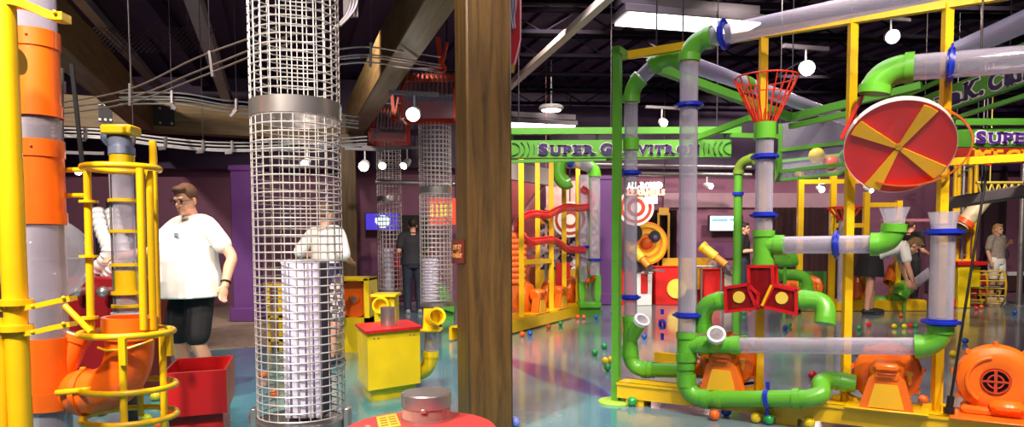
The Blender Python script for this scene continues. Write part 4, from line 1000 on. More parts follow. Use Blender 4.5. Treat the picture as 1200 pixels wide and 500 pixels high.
# ---- upper right pipe with open elbow
vu = .13; ru = .077
t = thing('ball_pipe', 'upper right clear pipe ending in a green elbow above the red disc', 'pipe', pl(1058, 81, vu))
h0, h1 = pl(1058, 80, vu), pl(1240, 66, vu); dU = (h1 - h0).normalized()
part('clear_tube', MB().pipe(h0, h1 + dU * .6, ru, ru * .93), CLR, t)
part('green_elbow', elbow(MB(), h0 + dU * .06, pl(1028, 82, vu), pl(1024, 110, vu), ru * 1.02), GRN, t)
part('blue_flange', flange(MB(), pl(1114, 76, vu), dU, ru), BLU, t); part('hanger', MB().cyl(pl(1150, 60, vu), fz(pl(1150, 60, vu), CEIL), .006, 6), STEELD, t)
x0, x1 = at(1118, 62, 5.6), at(1230, 12, 4.6)
t = thing('ball_pipe', 'dim clear pipe rising behind the upper right pipe', 'pipe', x0); part('clear_tube', MB().pipe(x0, x1, .08, .075), CLR, t); part('coupling', MB().pipe(x0, x0.lerp(x1, .05), .09, .07), BLU, t)
# ---- spinning disc
dc = pl(1053, 171, .2)
vd = (EYE - dc).normalized()
er = vd.cross(UP).normalized() * -1; 
if er.x < 0: er = -er
eu = vd.cross(er); eu = eu if eu.z > 0 else -eu
maj = er * math.cos(R(10)) + eu * math.sin(R(10)); mino = -er * math.sin(R(10)) + eu * math.cos(R(10))
ax = (vd * math.cos(R(25)) - mino * math.sin(R(25))).normalized()
t = thing('spinning_disc', 'big red disc wheel with four yellow vanes on the right frame', 'wheel', dc)
Rd = .298
part('dish', MB().lathe(dc, ax, [(.001, .0), (Rd * .98, .02), (Rd, .02), (Rd, .005), (Rd * .95, -.005), (.001, -.03)], 64), mat('wheel_red', '#dc2428', .3, coat=.4), t)
part('clear_rim', MB().lathe(dc, ax, [(Rd * 1.0, .03), (Rd * 1.012, .03), (Rd * 1.012, -.03), (Rd, -.03)], 64, True), clear('rim_clear', '#f0dcd8', .5, .8, .08), t)
def ondisc(px, py): d = ray(px, py); return EYE + d * ((dc - EYE).dot(ax) / d.dot(ax))
hub = ondisc(1053, 172)
for px, py, wd in ((1090, 125, .15), (998, 145, .17), (1017, 224, .17), (1100, 199, .17)):
    q = ondisc(px, py) - hub; q.normalize(); s_ = ax.cross(q); f = lambda r_, w_: hub + q * r_ + s_ * w_ + ax * (.004 + .02 * r_ / Rd)
    part('vane', MB().prism([f(.02, -.012), f(Rd * .95, -wd * Rd * .95), f(Rd * .97, 0), f(Rd * .95, wd * Rd * .95), f(.02, .012)], ax * .01), mat('vane_yellow', '#eeb21e', .35, coat=.2), t)
part('hub', MB().lathe(dc + ax * .0, ax, [(.001, .022), (.018, .02), (.022, .0)], 24), mat('hub_gold', '#d9a63a', .3, .6), t)
part('axle', MB().cyl(dc - ax * .02, dc - ax * .2, .025, 14), STEELD, t)
mb = MB(); hc = pl(1064, 171, .1)
hx = (pl(1142, 170, .1) - hc); n = 48; R1 = .385
pts = [hc + (FD * math.cos(2 * PI * i / n) * .33 + UP * math.sin(2 * PI * i / n) * .245) for i in range(n)]
for i in range(n): mb.bar(pts[i], pts[(i + 1) % n], .05, .01, up=FN if False else (pts[i] - hc))
part('outer_hoop', mb, clear('hoop_orange', '#c8642a', .6, .9, .1), t)
mb = MB().bar(pl(1011, 112, .1), pl(986, 163, .1), .05, .02); part('red_blade', mb, RED, t); part('bracket', MB().bar(dc - ax * .18, fu(us[1], 0, dc.z), .04, .06).bar(dc - ax * .18, fu(us[2], 0, dc.z), .04, .06), YEL, t)
# ---- thin black pole
p0, p1 = pl(1112, 481, .12), pl(1158, 190, -.1)
t = thing('black_pole', 'thin black pole leaning up from the base between the right posts', 'pole', p0)
part('rod', MB().cyl(p0, p1, .008, 10), BLK, t); part('foot', MB().cyl(p0 - UP * .015, p0 + UP * .02, .03, 14).cyl(p0, p0 + (p1 - p0).normalized() * .09, .02, 10), BLK, t)
part('clamp', MB().cyl(p1 - UP * .02, p1 + UP * .05, .02, 10), RED, t)
# ---- blowers -------------------------------------------------------
def volute(o, r, hw, mat_, t, sgn=1, front=-1):
    """snail casing about the local y axis; sgn mirrors left/right"""
    n = 56; prof = [(.0, -.62), (.30, -.62), (.34, -.70), (.40, -.92), (.55, -1.0), (.72, -1.0), (.80, -.9), (.93, -.72), (1.0, -.3), (1.0, .3), (.93, .72), (.8, .9), (.55, 1.0), (.0, 1.0)]
    vs = []; fs = []; m = len(prof)
    for k in range(n):
        q = 2 * PI * k / n; g = 1 + .16 * (k / n)
        for a, b in prof: rr = a * r * (g if a > .6 else 1); vs.append(V((sgn * rr * math.sin(q), b * hw * (-front) * 1, -rr * math.cos(q))) + o)
    for k in range(n):
        l = (k + 1) % n
        for i in range(m - 1): fs.append((k * m + i, l * m + i, l * m + i + 1, k * m + i + 1))
    mb = MB().add(vs, fs)
    for k in range(9):
        q = 2 * PI * (k + .5) / 9; rr = r * (1.02 + .16 * ((k + .5) / 9)); p = o + V((sgn * rr * math.sin(q), 0, -rr * math.cos(q))); mb.cyl(p - V((0, hw * .5, 0)), p + V((0, hw * .5, 0)), .014, 8)
    return mb
def blower(name, label, r=.185, motor=True, outlet=-1):
    t = thing(name, label, 'blower', (0, 0, 0), 'air blowers')
    o = V((0, .06, r * 1.08)); hw = .075
    part('casing', volute(o, r, hw, ORB, t, sgn=-outlet), ORB, t, local=True)
    zo = o.z - r * .35
    mb = MB().cyl(V((outlet * r * .5, .06, zo)), V((outlet * r * 1.32, .06, zo)), .058, 20); mb.pipe(V((outlet * r * 1.25, .06, zo)), V((outlet * r * 1.36, .06, zo)), .078, .05); part('outlet', mb, ORB, t, local=True)
    if motor:
        mb = MB().box(V((0, -.09, o.z + .04)), (.19, .17, .15), bev=.035); mb.box(V((0, -.16, o.z + .075)), (.15, .06, .06), bev=.02); mc = part('motor_cover', mb, ORB, t, local=True)
        part('cover_slot', MB().box(V((0, -.192, o.z + .035)), (.1, .012, .016), bev=.004), mat('dark_orange', '#9a3a0c', .5), mc, local=True)
        mb = MB()
        zt_ = o.z - .01; F_ = [(-.15, 0), (.15, 0), (.1, zt_), (.07, zt_ + .03), (-.07, zt_ + .03), (-.1, zt_)]
        mb.prism([V((x, -.17, z + .01)) for x, z in F_], (0, .1, 0)); sd_ = part('stand', mb, ORB, t, local=True)
        part('stand_panel', MB().prism([V((-.1, -.176, .02)), V((.1, -.176, .02)), V((.062, -.176, zt_ - .02)), V((-.062, -.176, zt_ - .02))], (0, .01, 0)), mat('stand_yellow', '#f0b526', .4), sd_, local=True)
        part('handle', MB().box(V((.11, -.06, o.z + .03)), (.07, .03, .03), bev=.01).box(V((.12, -.06, o.z + .0)), (.03, .03, .08), bev=.01), mat('handle_yellow', '#e8a93a', .4), t, local=True)
    else:
        o2 = o + V((0, -hw, 0)); R2 = r * .33
        mb = MB().ring(o2 + V((0, .01, 0)), (0, 1, 0), R2 * 1.12, R2, .03); 
        for k in range(4): q = k * PI / 4; d = V((math.cos(q), 0, math.sin(q))) * R2; mb.bar(o2 - d, o2 + d, .008 if k % 2 else .016, .01) if k % 2 == 0 else 0
        mb.torus(o2, (0, 1, 0), R2 * .6, .005, 24); il = part('inlet', MB().disc(o2 + V((0, .03, 0)), (0, 1, 0), R2, .01), BLK, t, local=True); part('inlet_grille', mb, mat('grille_red', '#c2452a', .4), il, local=True)
        mb = MB().box(V((0, .06, .03)), (r * 1.7, .2, .06), bev=.02).box(V((r * .3, .02, .07)), (r * .9, .2, .08), bev=.03); part('stand', mb, ORB, t, local=True)
        mb = MB(); n = 14
        pts = [o + V((r * .72 * math.cos(q), -hw * 1.02, r * .72 * math.sin(q))) for q in [PI * .55 + PI * .75 * i / n for i in range(n + 1)]]; mb.sweep(pts, .012, 8); part('casing_rib', mb, ORB, t, local=True)
    part('base_plate', MB().box(V((0, -.02, .006)), (.46, .34, .012), bev=.004), YEL if motor else ORB, t, local=True)
    return t
bl = blower('air_blower', 'orange blower with a yellow-faced stand, below the open white pipe mouth')
def place(px, py, v, t, z=zb1): 
    u = uz(pl(px, py, v))[0]; t.location = fu(u, v, z); t.rotation_euler = (0, 0, FA_)
def feet_z(t): pass
place(852, 445, .03, bl)
b2 = dup(bl, (0, 0, 0), label='orange blower with a yellow-faced stand, under the right end of the clear cross pipe'); place(1040, 455, .03, b2)
b3 = blower('air_blower', 'orange blower showing its round inlet grille, at the right edge of the base', .2, motor=False, outlet=1); place(1166, 465, .03, b3); b3['group'] = 'air blowers'
# ---- sprinkling of hardware behind the base
single('power_cable', MB().sweep(spline([fu(.55, -.25, .02), fu(.7, -.2, .12), fu(.9, -.15, .2), fu(1.0, -.08, .2)], 6), .012, 8), BLK, 'black cable curving behind the left blower base', 'cable')
single('blue_pipe_clamp', MB().ring(at(776, 380, 7.0), (1, .3, 0), .055, .038, .03).bar(at(776, 368, 7.0), at(776, 362, 7.0), .03, .03).bar(at(776, 390, 7.0), at(776, 398, 7.0), .03, .03), BLU, 'blue pipe clamp on a short yellow bar behind the tall clear pipe', 'clamp')
a, b = at(769, 400, 6.8), at(800, 400, 6.6); single('yellow_bar', MB().bar(fz(a, .1), fz(b, .1), .08, .1).box(fz((a + b) / 2, .025), (.12, .12, .05)), YEL, 'short yellow floor bar behind the tall clear pipe', 'bar')

# ================================================================== LONG GREEN SIGN AND OVERHEAD GREEN FRAME
SG = mat('sign_green', '#4c8c2a', .5)
sgd = mat('sign_green_dark', '#32661e', .5)
ink = mat('sign_purple', '#2c1a4e', .45); pale = mat('sign_outline', '#d9c9c9', .5)
Ys = 8.0
a, b = at(575, 185, Ys), at(857, 182, Ys); hS = at(700, 162.5, Ys).z - at(700, 183, Ys).z; b.z = a.z
t = thing('lettered_sign', 'long green sign reading SUPER GRAVITRON hung behind the green post', 'sign', (a + b) / 2)
part('panel', MB().prism([a, b, fz(b, a.z + hS), fz(a, a.z + hS)], (0, .12, 0)), SG, t)
for s, w_ in (('l', -1), ('r', 1)):
    c = (at(600, 173, Ys) if w_ < 0 else at(857, 170, Ys)); c.z = a.z + hS * .5
    for k in range(5):
        r_ = hS * (.35 + k * .22); pts = []
        for i in range(13):
            q = -PI / 2 + PI * i / 12; x = c.x - w_ * r_ * math.cos(q) * 1.3 + (0 if w_ > 0 else 0); z = c.z + r_ * math.sin(q)
            if abs(z - c.z) < hS * .49 and a.x < x < b.x: pts.append(V((x, Ys - .004, z)))
        mb = MB()
        for i in range(len(pts) - 1): mb.bar(pts[i], pts[i + 1], .008, .016, up=(0, 1, 0))
        if mb.v: part('ripple', mb, sgd, t)
T0, T1 = at(631, 180, Ys), at(822, 179, Ys); capH = hS * .6; base = a.z + hS * .2
x1, x2 = at(631, 172, Ys).x, at(713, 172, Ys).x; 
for nm_, mt_, gr, no in (('letter_outline', pale, .03, .006), ('lettering', ink, 0, .012)):
    mb = MB(); word(mb, 'SUPER', V((at(631, 172, Ys).x, Ys, base)), (1, 0, 0), UP, capH, at(697, 172, Ys).x - at(631, 172, Ys).x, off=.065, grow=gr, depth=.004, small=.82, nout=no)
    word(mb, 'GRAVITRON', V((at(703, 172, Ys).x, Ys, base)), (1, 0, 0), UP, capH, at(819, 172, Ys).x - at(703, 172, Ys).x, off=.065, grow=gr, depth=.004, small=.82, nout=no)
    part(nm_, mb, mt_, t)
mb = MB(); r0, r1_ = at(575, 154, Ys), at(868, 151, Ys); r1_.z = r0.z; mb.bar(r0, r1_, .07, .075)
mb.bar(at(575, 190, 8.6), at(790, 184, 9.3), .05, .04); mb.bar(at(712, 186, 8.2), at(800, 180, 8.9), .05, .04)
for px in (600, 700, 800, 850): mb.bar(V((at(px, 170, Ys).x, Ys + .06, a.z + hS)), V((at(px, 170, Ys).x, Ys + .02, r0.z)), .03, .03)
part('truss', mb, SG, t)
mb = MB()
for px in (608, 716, 840): p = V((at(px, 154, Ys).x, Ys, r0.z)); mb.cyl(p, fz(p, CEIL), .007, 6)
part('hanger', mb, STEELD, t)
# overhead green frame behind the basket, with the clear box
t = thing('overhead_frame', 'green steel frame hung from the ceiling behind the red wire basket', 'frame', at(930, 133, 6.8))
rails = [((765, 78, 5.9), (928, 138, 6.8), .07), ((926, 138, 6.8), (1000, 120, 6.2), .07), ((926, 148, 6.8), (1000, 132, 6.2), .05), ((800, 168, 8.2), (880, 138, 7.2), .06), ((857, 158, 8.0), (920, 160, 7.4), .05), ((1000, 120, 6.2), (1080, 100, 5.8), .06)]
mb = MB()
for p, q, w_ in rails: mb.bar(at(*p), at(*q), w_, w_)
part('rail', mb, GRP, t)
mb = MB()
for p in ((800, 92, 6.1), (928, 137, 6.8), (996, 120, 6.25)): h = at(*p); mb.cyl(h, fz(h, CEIL), .006, 6)
part('hanger', mb, STEELD, t)
t = thing('clear_box', 'clear green-edged box holding loose balls above the far yellow frame', 'box', at(955, 202, 7.4))
A_, B_, C_, D_ = at(914, 201, 7.4), at(1000, 191, 7.0), at(1000, 166, 7.0), at(914, 176, 7.4)
E_ = [p + V((.35, 1.0, 0)) for p in (A_, B_, C_, D_)]
mb = MB()
for p, q in ((A_, B_), (B_, C_), (C_, D_), (D_, A_), (E_[0], E_[1]), (E_[1], E_[2]), (E_[2], E_[3]), (E_[3], E_[0]), (A_, E_[0]), (B_, E_[1]), (C_, E_[2]), (D_, E_[3])): mb.bar(p, q, .035, .035)
up2 = V((0, 0, at(950, 140, 7.2).z - at(950, 172, 7.2).z))
mb.bar(D_, D_ + up2, .03, .03); mb.bar(C_, C_ + up2, .03, .03)
part('green_edge', mb, GRP, t)
mb = MB(); mb.prism([A_, B_, C_, D_], (0, .006, 0)); mb.prism([E_[0], E_[1], E_[2], E_[3]], (0, .006, 0)); mb.prism([D_, C_, C_ + up2, D_ + up2], (0, .006, 0)); mb.prism([A_, B_, E_[1], E_[0]], (0, 0, .006)); part('clear_panel', mb, CLRL, t)
part('hanger', MB().cyl(D_ + up2, fz(D_, CEIL), .006, 6).cyl(C_ + up2, fz(C_, CEIL), .006, 6), STEELD, t)
# sign with the visible letters n K. Can
zS = 2.75; N0, N1 = fl(1040, 153, zS), fl(1235, 86, zS)
N0.z = N1.z = zS; hN = .27
dN = (N1 - N0).normalized(); nN = V((dN.y, -dN.x, 0))
t = thing('lettered_sign', 'sloping green sign with large purple letters n K. Can at the upper right', 'sign', (N0 + N1) / 2)
part('panel', MB().prism([N0, N1, N1 + UP * hN, N0 + UP * hN], nN * -.08), SG, t)
def ons(px, py):
    d = ray(px, py); return EYE + d * ((N0 - EYE).dot(nN) / d.dot(nN))
for nm_, mt_, gr, no in (('letter_outline', mat('sign_outline2', '#f0e0e0', .5), .06, .006), ('lettering', ink, 0, .012)):
    mb = MB()
    for w_, x0, x1, y in (('an', 1075, 1126, 0), ('K.', 1131, 1154, 0), ('Can', 1159, 1206, 0)):
        s0, s1 = ons(x0, 120 - (x0 - 1120) * .37), ons(x1, 120 - (x1 - 1120) * .37); word(mb, w_, V((s0.x, s0.y, zS + hN * .16)), dN, UP, hN * .68, (V((s1.x, s1.y, 0)) - V((s0.x, s0.y, 0))).length, off=.05, grow=gr * .7, depth=.004, small=1, nout=no)
    part(nm_, mb, mt_, t)
mb = MB().bar(N0 - UP * .12, N1 - UP * .12, .05, .04); mb.bar(N0 + UP * (hN + .1), N1 + UP * (hN + .1), .05, .04); part('rail', mb, GRP, t)
part('hanger', MB().cyl(N0.lerp(N1, .3) + UP * hN, fz(N0.lerp(N1, .3), CEIL), .006, 6).cyl(N0.lerp(N1, .8) + UP * hN, fz(N0.lerp(N1, .8), CEIL), .006, 6), STEELD, t)
# signs SUPER / MECH further back
Y3 = 8.6
a, b = at(1117, 172, Y3), at(1230, 170, Y3); b.z = a.z; hh = at(1150, 150, Y3).z - at(1150, 172, Y3).z
t = thing('lettered_sign', 'green sign beginning SUPER beside the red disc at the right edge', 'sign', (a + b) / 2)
part('panel', MB().prism([a, b, fz(b, a.z + hh), fz(a, a.z + hh)], (0, .1, 0)), SG, t)
for nm_, mt_, gr, no in (('letter_outline', mat('white_outline', '#f4eef2', .5), .06, .006), ('lettering', mat('violet_letters', '#5a2a94', .45), 0, .012)):
    mb = MB(); x0 = at(1143, 165, Y3).x; word(mb, 'SUPER', V((x0, Y3, a.z + hh * .18)), (1, 0, 0), UP, hh * .66, (at(1200, 165, Y3).x - x0) * 1.28, off=.035, grow=gr, depth=.004, small=.84, nout=no); part(nm_, mb, mt_, t)
mb = MB().bar(fz(a, at(1150, 143, Y3).z), fz(b, at(1150, 143, Y3).z), .06, .08); part('rail', mb, SG, t)
part('hanger', MB().cyl(fz(a + V((.3, 0, 0)), a.z + hh), fz(a + V((.3, 0, 0)), CEIL), .006, 6).cyl(fz(b - V((.3, 0, 0)), a.z + hh), fz(b - V((.3, 0, 0)), CEIL), .006, 6), STEELD, t)
Y4 = 9.4
a, b = at(1120, 191, Y4), at(1230, 189, Y4); b.z = a.z; hh = at(1150, 172, Y4).z - at(1150, 191, Y4).z
t = thing('lettered_sign', 'dark red sign with yellow letters MECH behind the yellow cross bar', 'sign', (a + b) / 2)
part('panel', MB().prism([a, b, fz(b, a.z + hh), fz(a, a.z + hh)], (0, .1, 0)), mat('sign_dark_red', '#8a1c16', .5), t)
mb = MB(); x0 = at(1142, 180, Y4).x; word(mb, 'MECH', V((x0, Y4, a.z + hh * .1)), (1, 0, 0), UP, hh * .8, (at(1200, 180, Y4).x - x0) * 1.25, off=.05, depth=.006, small=.9); part('lettering', mb, mat('mech_yellow', '#f2a51c', .45), t)
part('hanger', MB().cyl(fz(a, a.z + hh), fz(a, CEIL), .006, 6).cyl(fz(b, a.z + hh), fz(b, CEIL), .006, 6), STEELD, t)
# ================================================================== FAR LEFT-OF-CENTRE YELLOW FRAME
G0, G1 = fl(560, 402), fl(692, 367); gd = (G1 - G0).normalized(); gn = V((gd.y, -gd.x, 0)); gang = math.atan2(gd.y, gd.x)
def gp_(px, py, v=0.):
    d = ray(px, py); o = G0 + gn * v; return EYE + d * ((o - EYE).dot(gn) / d.dot(gn))
t = thing('exhibit_frame', 'yellow frame with standing bars receding behind the wood post, red track winding over it', 'frame', G0)
mb = MB().bar(G0 + UP * .1 - gn * .0, G1 + UP * .1, .04, .16); mb.bar(G0 + UP * .19 - gn * .2, G1 + UP * .19 - gn * .2, .4, .02); mb.bar(G0 + UP * .1 - gn * .4, G1 + UP * .1 - gn * .4, .04, .16); part('base_beam', mb, YEL, t)
for px, v, pb in ((611, -.1, 384), (646, -.1, 372), (661, -.1, 368), (677, -.1, 366), (630, -.35, 372)):
    p = gp_(px, 290, v); top = at(px, 186, p.y).z; part('post', MB().bar(fz(p, .2), fz(p, top), .075, .075), YEL, t)
p, q = gp_(611, 307, -.1), gp_(646, 307, -.1); q.z = p.z; part('cross_bar', MB().bar(p, q, .06, .07), YEL, t)
# red track
pts = [(683, 222, 11.6), (694, 231, 11.8), (692, 241, 11.6), (680, 244, 11.3), (664, 243, 11), (652, 247, 10.8), (641, 252, 10.6), (626, 251, 10.4), (613, 255, 10.2), (607, 265, 10.1), (611, 276, 10.2), (621, 283, 10.4), (634, 282, 10.6), (647, 281, 10.8), (656, 285, 11), (666, 292, 11.2), (684, 293, 11.5)]
t = thing('winding_track', 'red see-through track winding in S-curves over the receding yellow frame', 'track', at(650, 262, 10.8))
cl = spline([at(*p) for p in pts], 5)
part('channel', MB().sweep(cl, .06, 10), clear('red_track', '#d8323a', .45, .9, .12), t); part('rail', MB().sweep([p + V((0, -.06, .05)) for p in cl], .014, 6), mat('track_red', '#cf2a2a', .35), t)
mb = MB()
for i in (10, 35, 60): mb.bar(cl[i], cl[i] + V((.1, .3, 0)), .03, .03)
part('bracket', mb, YEL, t)
# pipes
rG = .085
t = thing('ball_pipe', 'green elbow and clear pipe at the top of the receding yellow frame', 'pipe', at(660, 195, 11))
part('green_elbow', MB().sweep(spline([at(671, 187, 11), at(662, 184, 11), at(655, 192, 11), at(655, 205, 11), at(662, 214, 11), at(668, 212, 11)], 6), .11, 18), GRN, t)
part('coupling', MB().pipe(at(666, 187, 11), at(672, 188, 11), .12, .09), BLU, t)
part('clear_tube', MB().pipe(at(669, 188, 11), at(692, 196, 11.4), .09, .08).pipe(at(697, 205, 11.4), at(697, 322, 11.4), .09, .08), CLR, t)
part('green_elbow', elbow(MB(), at(690, 195, 11.4), at(698, 197, 11.4), at(697, 207, 11.4), .09), GRN, t)
part('blue_flange', flange(MB(), at(697, 304, 11.4), UP, .09), BLU, t)
t = thing('ball_pipe', 'clear pipe with a blue flange left of the purple column', 'pipe', fz(at(684, 300, 11.7), .2)); part('clear_tube', MB().pipe(at(684, 205, 11.7), at(684, 330, 11.7), .085, .078), CLR, t); part('blue_flange', flange(MB(), at(684, 289, 11.7), UP, .085), BLU, t)
single('green_pole', MB().cyl(V((at(691, 300, 11.9).x, 11.9, 0)), at(691, 196, 11.9), .04, 10), GRP, 'slim green pole between the two clear pipes left of the purple column', 'pole')
for px, py, lab in ((622, 376, 'orange blower on the receding yellow frame, nearest the wood post'), (648, 366, 'middle orange blower on the receding yellow frame'), (674, 361, 'orange blower at the far end of the receding yellow frame')):
    q = gp_(px, py, -.2); b = dup(bl, (q.x, q.y, .2), gang, label=lab, group='blowers on the receding frame'); b.scale = (1.15,) * 3
# ball bin with green curved ends
o = at(690, 335, 11.9); zf = at(690, 355, 11.9).z
t = thing('ball_bin', 'see-through green ball bin with orange balls at the end of the receding yellow frame', 'bin', V((o.x, 11.9, 0)))
for s in (-1, 1):
    part('end_panel', MB().prism([V((o.x + s * .13 + .06 * s * math.cos(q), 11.9 - .2, .52 + .34 * math.sin(q))) for q in [2 * PI * i / 20 for i in range(20)]], (0, .4, 0)), mat('bin_green', '#63c22e', .4), t)
part('tray', MB().box(V((o.x, 11.9, .2)), (.4, .42, .12), bev=.03), mat('bin_green', '#63c22e', .4), t); part('clear_wall', MB().box(V((o.x, 11.9, .5)), (.2, .4, .5)), CLRL, t); part('stand', MB().box(V((o.x, 11.9, .07)), (.4, .3, .14)), GRP, t)
for i, (dx, dz) in enumerate(((-.05, .62), (.05, .66), (0, .78))): single('plastic_ball', MB().ball(V((o.x + dx, 11.65, dz)), .05, 14, 10), mat('ball_orange', '#f0641c', .3, coat=.4), ['orange ball low left in the green ball bin', 'orange ball low right in the green ball bin', 'orange ball topmost in the green ball bin'][i], 'ball', group='balls in the green bin')
# backdrop clutter between wood post and purple column
g = at(623, 330, 12.0)
t = thing('wood_panel', 'red-brown upright board under the cross bar of the receding frame', 'board', V((g.x, 12, 0))); part('board', MB().box(V((g.x, 12, at(623, 312, 12).z / 2)), (.2, .06, at(623, 312, 12).z), bev=.01), mat('board_red_brown', '#9a4420', .6), t); part('post', MB().box(V((at(640, 330, 12).x, 12, .55)), (.05, .05, 1.1)).box(V((at(632, 305, 12).x, 12, 1.1)), (.4, .05, .05)), GALV, t)
spk, nt, N = nm('speckled'); 
_o = N('ShaderNodeOutputMaterial'); _b = N('ShaderNodeBsdfPrincipled'); lk(nt, _b.outputs[0], _o.inputs[0]); _v = N('ShaderNodeTexVoronoi'); _v.inputs['Scale'].default_value = 14; _tc = N('ShaderNodeTexCoord'); lk(nt, _tc.outputs['Object'], _v.inputs['Vector'])
_rp = N('ShaderNodeValToRGB'); _rp.color_ramp.interpolation = 'CONSTANT'; e = _rp.color_ramp.elements; e[0].color = lin('#2a2030'); e[1].position = .45; e[1].color = lin('#f0e6ea'); x = e.new(.75); x.color = lin('#c89aa8')
_s = N('ShaderNodeSeparateColor'); lk(nt, _v.outputs['Color'], _s.inputs[0]); lk(nt, _s.outputs[0], _rp.inputs[0]); lk(nt, _rp.outputs[0], _b.inputs['Base Color'])
def panel(name, label, cat, x0, y0, x1, y1, Y, m, th=.08):
    a, b = at(x0, y1, Y), at(x1, y1, Y); zt = at(x0, y0, Y).z; za = max(.0, a.z)
    mb = MB().prism([fz(a, za), fz(b, za), fz(b, zt), fz(a, zt)], (0, th, 0))
    if za > .05:
        for q in (a, b): mb.bar(V((q.x, q.y + th / 2, 0)), V((q.x, q.y + th / 2, za + .05)), .05, .05)
    return single(name, mb, m, label, cat)
panel('display_panel', 'black and white speckled display panel behind the receding yellow frame', 'panel', 630, 262, 705, 316, 14.6, spk)
stp, nt, N = nm('striped'); _o = N('ShaderNodeOutputMaterial'); _b = N('ShaderNodeBsdfPrincipled'); lk(nt, _b.outputs[0], _o.inputs[0]); _w = N('ShaderNodeTexWave'); _w.bands_direction = 'DIAGONAL'; _w.inputs['Scale'].default_value = 3.0; _tc = N('ShaderNodeTexCoord'); lk(nt, _tc.outputs['Object'], _w.inputs['Vector']); _rp = N('ShaderNodeValToRGB'); _rp.color_ramp.interpolation = 'CONSTANT'; e = _rp.color_ramp.elements; e[0].color = lin('#2a1410'); e[1].position = .5; e[1].color = lin('#f08a2a'); lk(nt, _w.outputs[0], _rp.inputs[0]); lk(nt, _rp.outputs[0], _b.inputs['Base Color'])
panel('display_panel', 'orange and black striped panel above the speckled panel', 'panel', 630, 246, 700, 262, 14.4, stp)
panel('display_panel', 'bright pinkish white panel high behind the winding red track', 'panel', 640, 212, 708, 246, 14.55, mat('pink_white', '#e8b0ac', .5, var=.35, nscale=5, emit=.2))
panel('display_panel', 'pinkish red wall panel behind the receding frame, next to the wood post', 'panel', 590, 205, 632, 345, 14.45, mat('pink_red', '#b9525a', .6, var=.2, nscale=3))
panel('display_panel', 'low yellow panel behind the middle blower of the receding frame', 'panel', 630, 316, 712, 352, 14.5, mat('yellow_panel', '#d8a51c', .5, var=.15))
panel('display_panel', 'crimson box panel behind the receding frame, under the cross bar', 'panel', 652, 308, 668, 345, 13.4, RED, .3)
def target(label, px, py, Y, r, cols, axis=(0, -1, 0)):
    c = at(px, py, Y); ax = V(axis).normalized(); t = thing('target_disc', label, 'target', c)
    part('board', MB().disc(c, ax, r, .05, 40), cols[0], t)
    for i, (k0, k1) in enumerate(((.86, .7), (.5, .3))): part('ring', MB().ring(c + ax * .027, ax, r * k0, r * k1, .02, 40), cols[1], t)
    part('hanger', MB().cyl(c + V((0, .04, r * .6)), V((c.x, c.y + .04, CEIL)), .012, 6), STEELD, t); return t, c
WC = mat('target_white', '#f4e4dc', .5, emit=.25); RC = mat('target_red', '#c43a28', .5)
target('white and red ringed target seen between the receding frame posts', 668, 257, 13.8, .36, (WC, RC)); target('white and red ringed target left of the lit sign, above the orange disc', 745, 243, 13.6, .36, (WC, RC))
# orange lattice wall at the far left of that exhibit
mb = MB(); a, b = at(598, 330, 12.6), at(614, 330, 12.6); z1 = at(606, 276, 12.6).z
for i in range(6):
    for j in range(9): p = a.lerp(b, i / 5); mb.ball(fz(p, a.z + (z1 - a.z) * j / 8), (.06, .05, .06), 10, 8)
mb.prism([fz(a, 0), fz(b, 0), fz(b, z1), fz(a, z1)], (0, .05, 0))
single('bumper_board', mb, mat('bumper_orange', '#e8702a', .5), 'orange knobbly board right beside the wood post', 'board')
single('white_beam', MB().bar(at(596, 200, 12), at(650, 209, 13), .12, .3), mat('beam_white', '#b7aab0', .5), 'pale sloping beam under the left end of the long green sign', 'beam')
single('sloping_chute', MB().bar(at(560, 322, 12.7), at(650, 198, 13), .25, .06).cyl(at(640, 212, 13), fz(at(640, 212, 13), CEIL), .01, 6).cyl(at(570, 310, 12.75), V((at(570, 310, 12.75).x, 12.75, 0)), .03, 8), mat('dusty_pink', '#a8707a', .5), 'dusty pink sloping chute behind the winding red track', 'chute')

# ================================================================== TARGET EXHIBIT: ORANGE DISC, RED COUNTERS, CANNONS
Yo = 14.6
c = at(757, 285, Yo); t = thing('orange_disc', 'big round orange board with yellow rings and dark round eyes', 'board', c - UP * .45)
part('board', MB().disc(c, (0, 1, 0), .46, .08, 48), mat('disc_orange', '#f08a14', .45, coat=.2), t)
YR = mat('disc_yellow', '#f8c41c', .45)
for k0, k1 in ((.9, .74), (.6, .44)): part('ring', MB().ring(c + V((0, -.05, 0)), (0, 1, 0), .46 * k0, .46 * k1, .03, 44), YR, t)
part('dome', MB().ball(c + V((0, -.05, 0)), (.13, .08, .13), 20, 12), mat('disc_deep_orange', '#e8651a', .4), t)
for px, py, r in ((767, 277, .125), (742, 273, .19)):
    e_ = at(px, py, Yo - .06); q = part('hole', MB().disc(e_, (0, 1, 0), r, .06, 28), mat('hole_dark', '#1d1620', .5), t); part('pupil', MB().ball(e_ + V((0, -.03, -.02)), (.06, .04, .06), 14, 10), mat('pupil_lilac', '#6a5f9a', .4), q)
part('stand', MB().bar(V((c.x, Yo + .06, 0)), V((c.x, Yo + .06, c.z)), .12, .06), STEELD, t)
def redbox(label, x0, x1, yt, yb, Y, m, dp=.5, extra=None):
    a, b = at(x0, yb, Y), at(x1, yb, Y); zt = at(x0, yt, Y).z
    t = thing('counter', label, 'counter', V(((a.x + b.x) / 2, Y, 0))); mb = MB().box(V(((a.x + b.x) / 2, Y + dp / 2, zt / 2)), (b.x - a.x, dp, zt), bev=.012); part('body', mb, m, t)
    part('top', MB().box(V(((a.x + b.x) / 2, Y + dp / 2, zt + .012)), (b.x - a.x + .04, dp + .04, .024), bev=.006), m, t); return t, a, b, zt
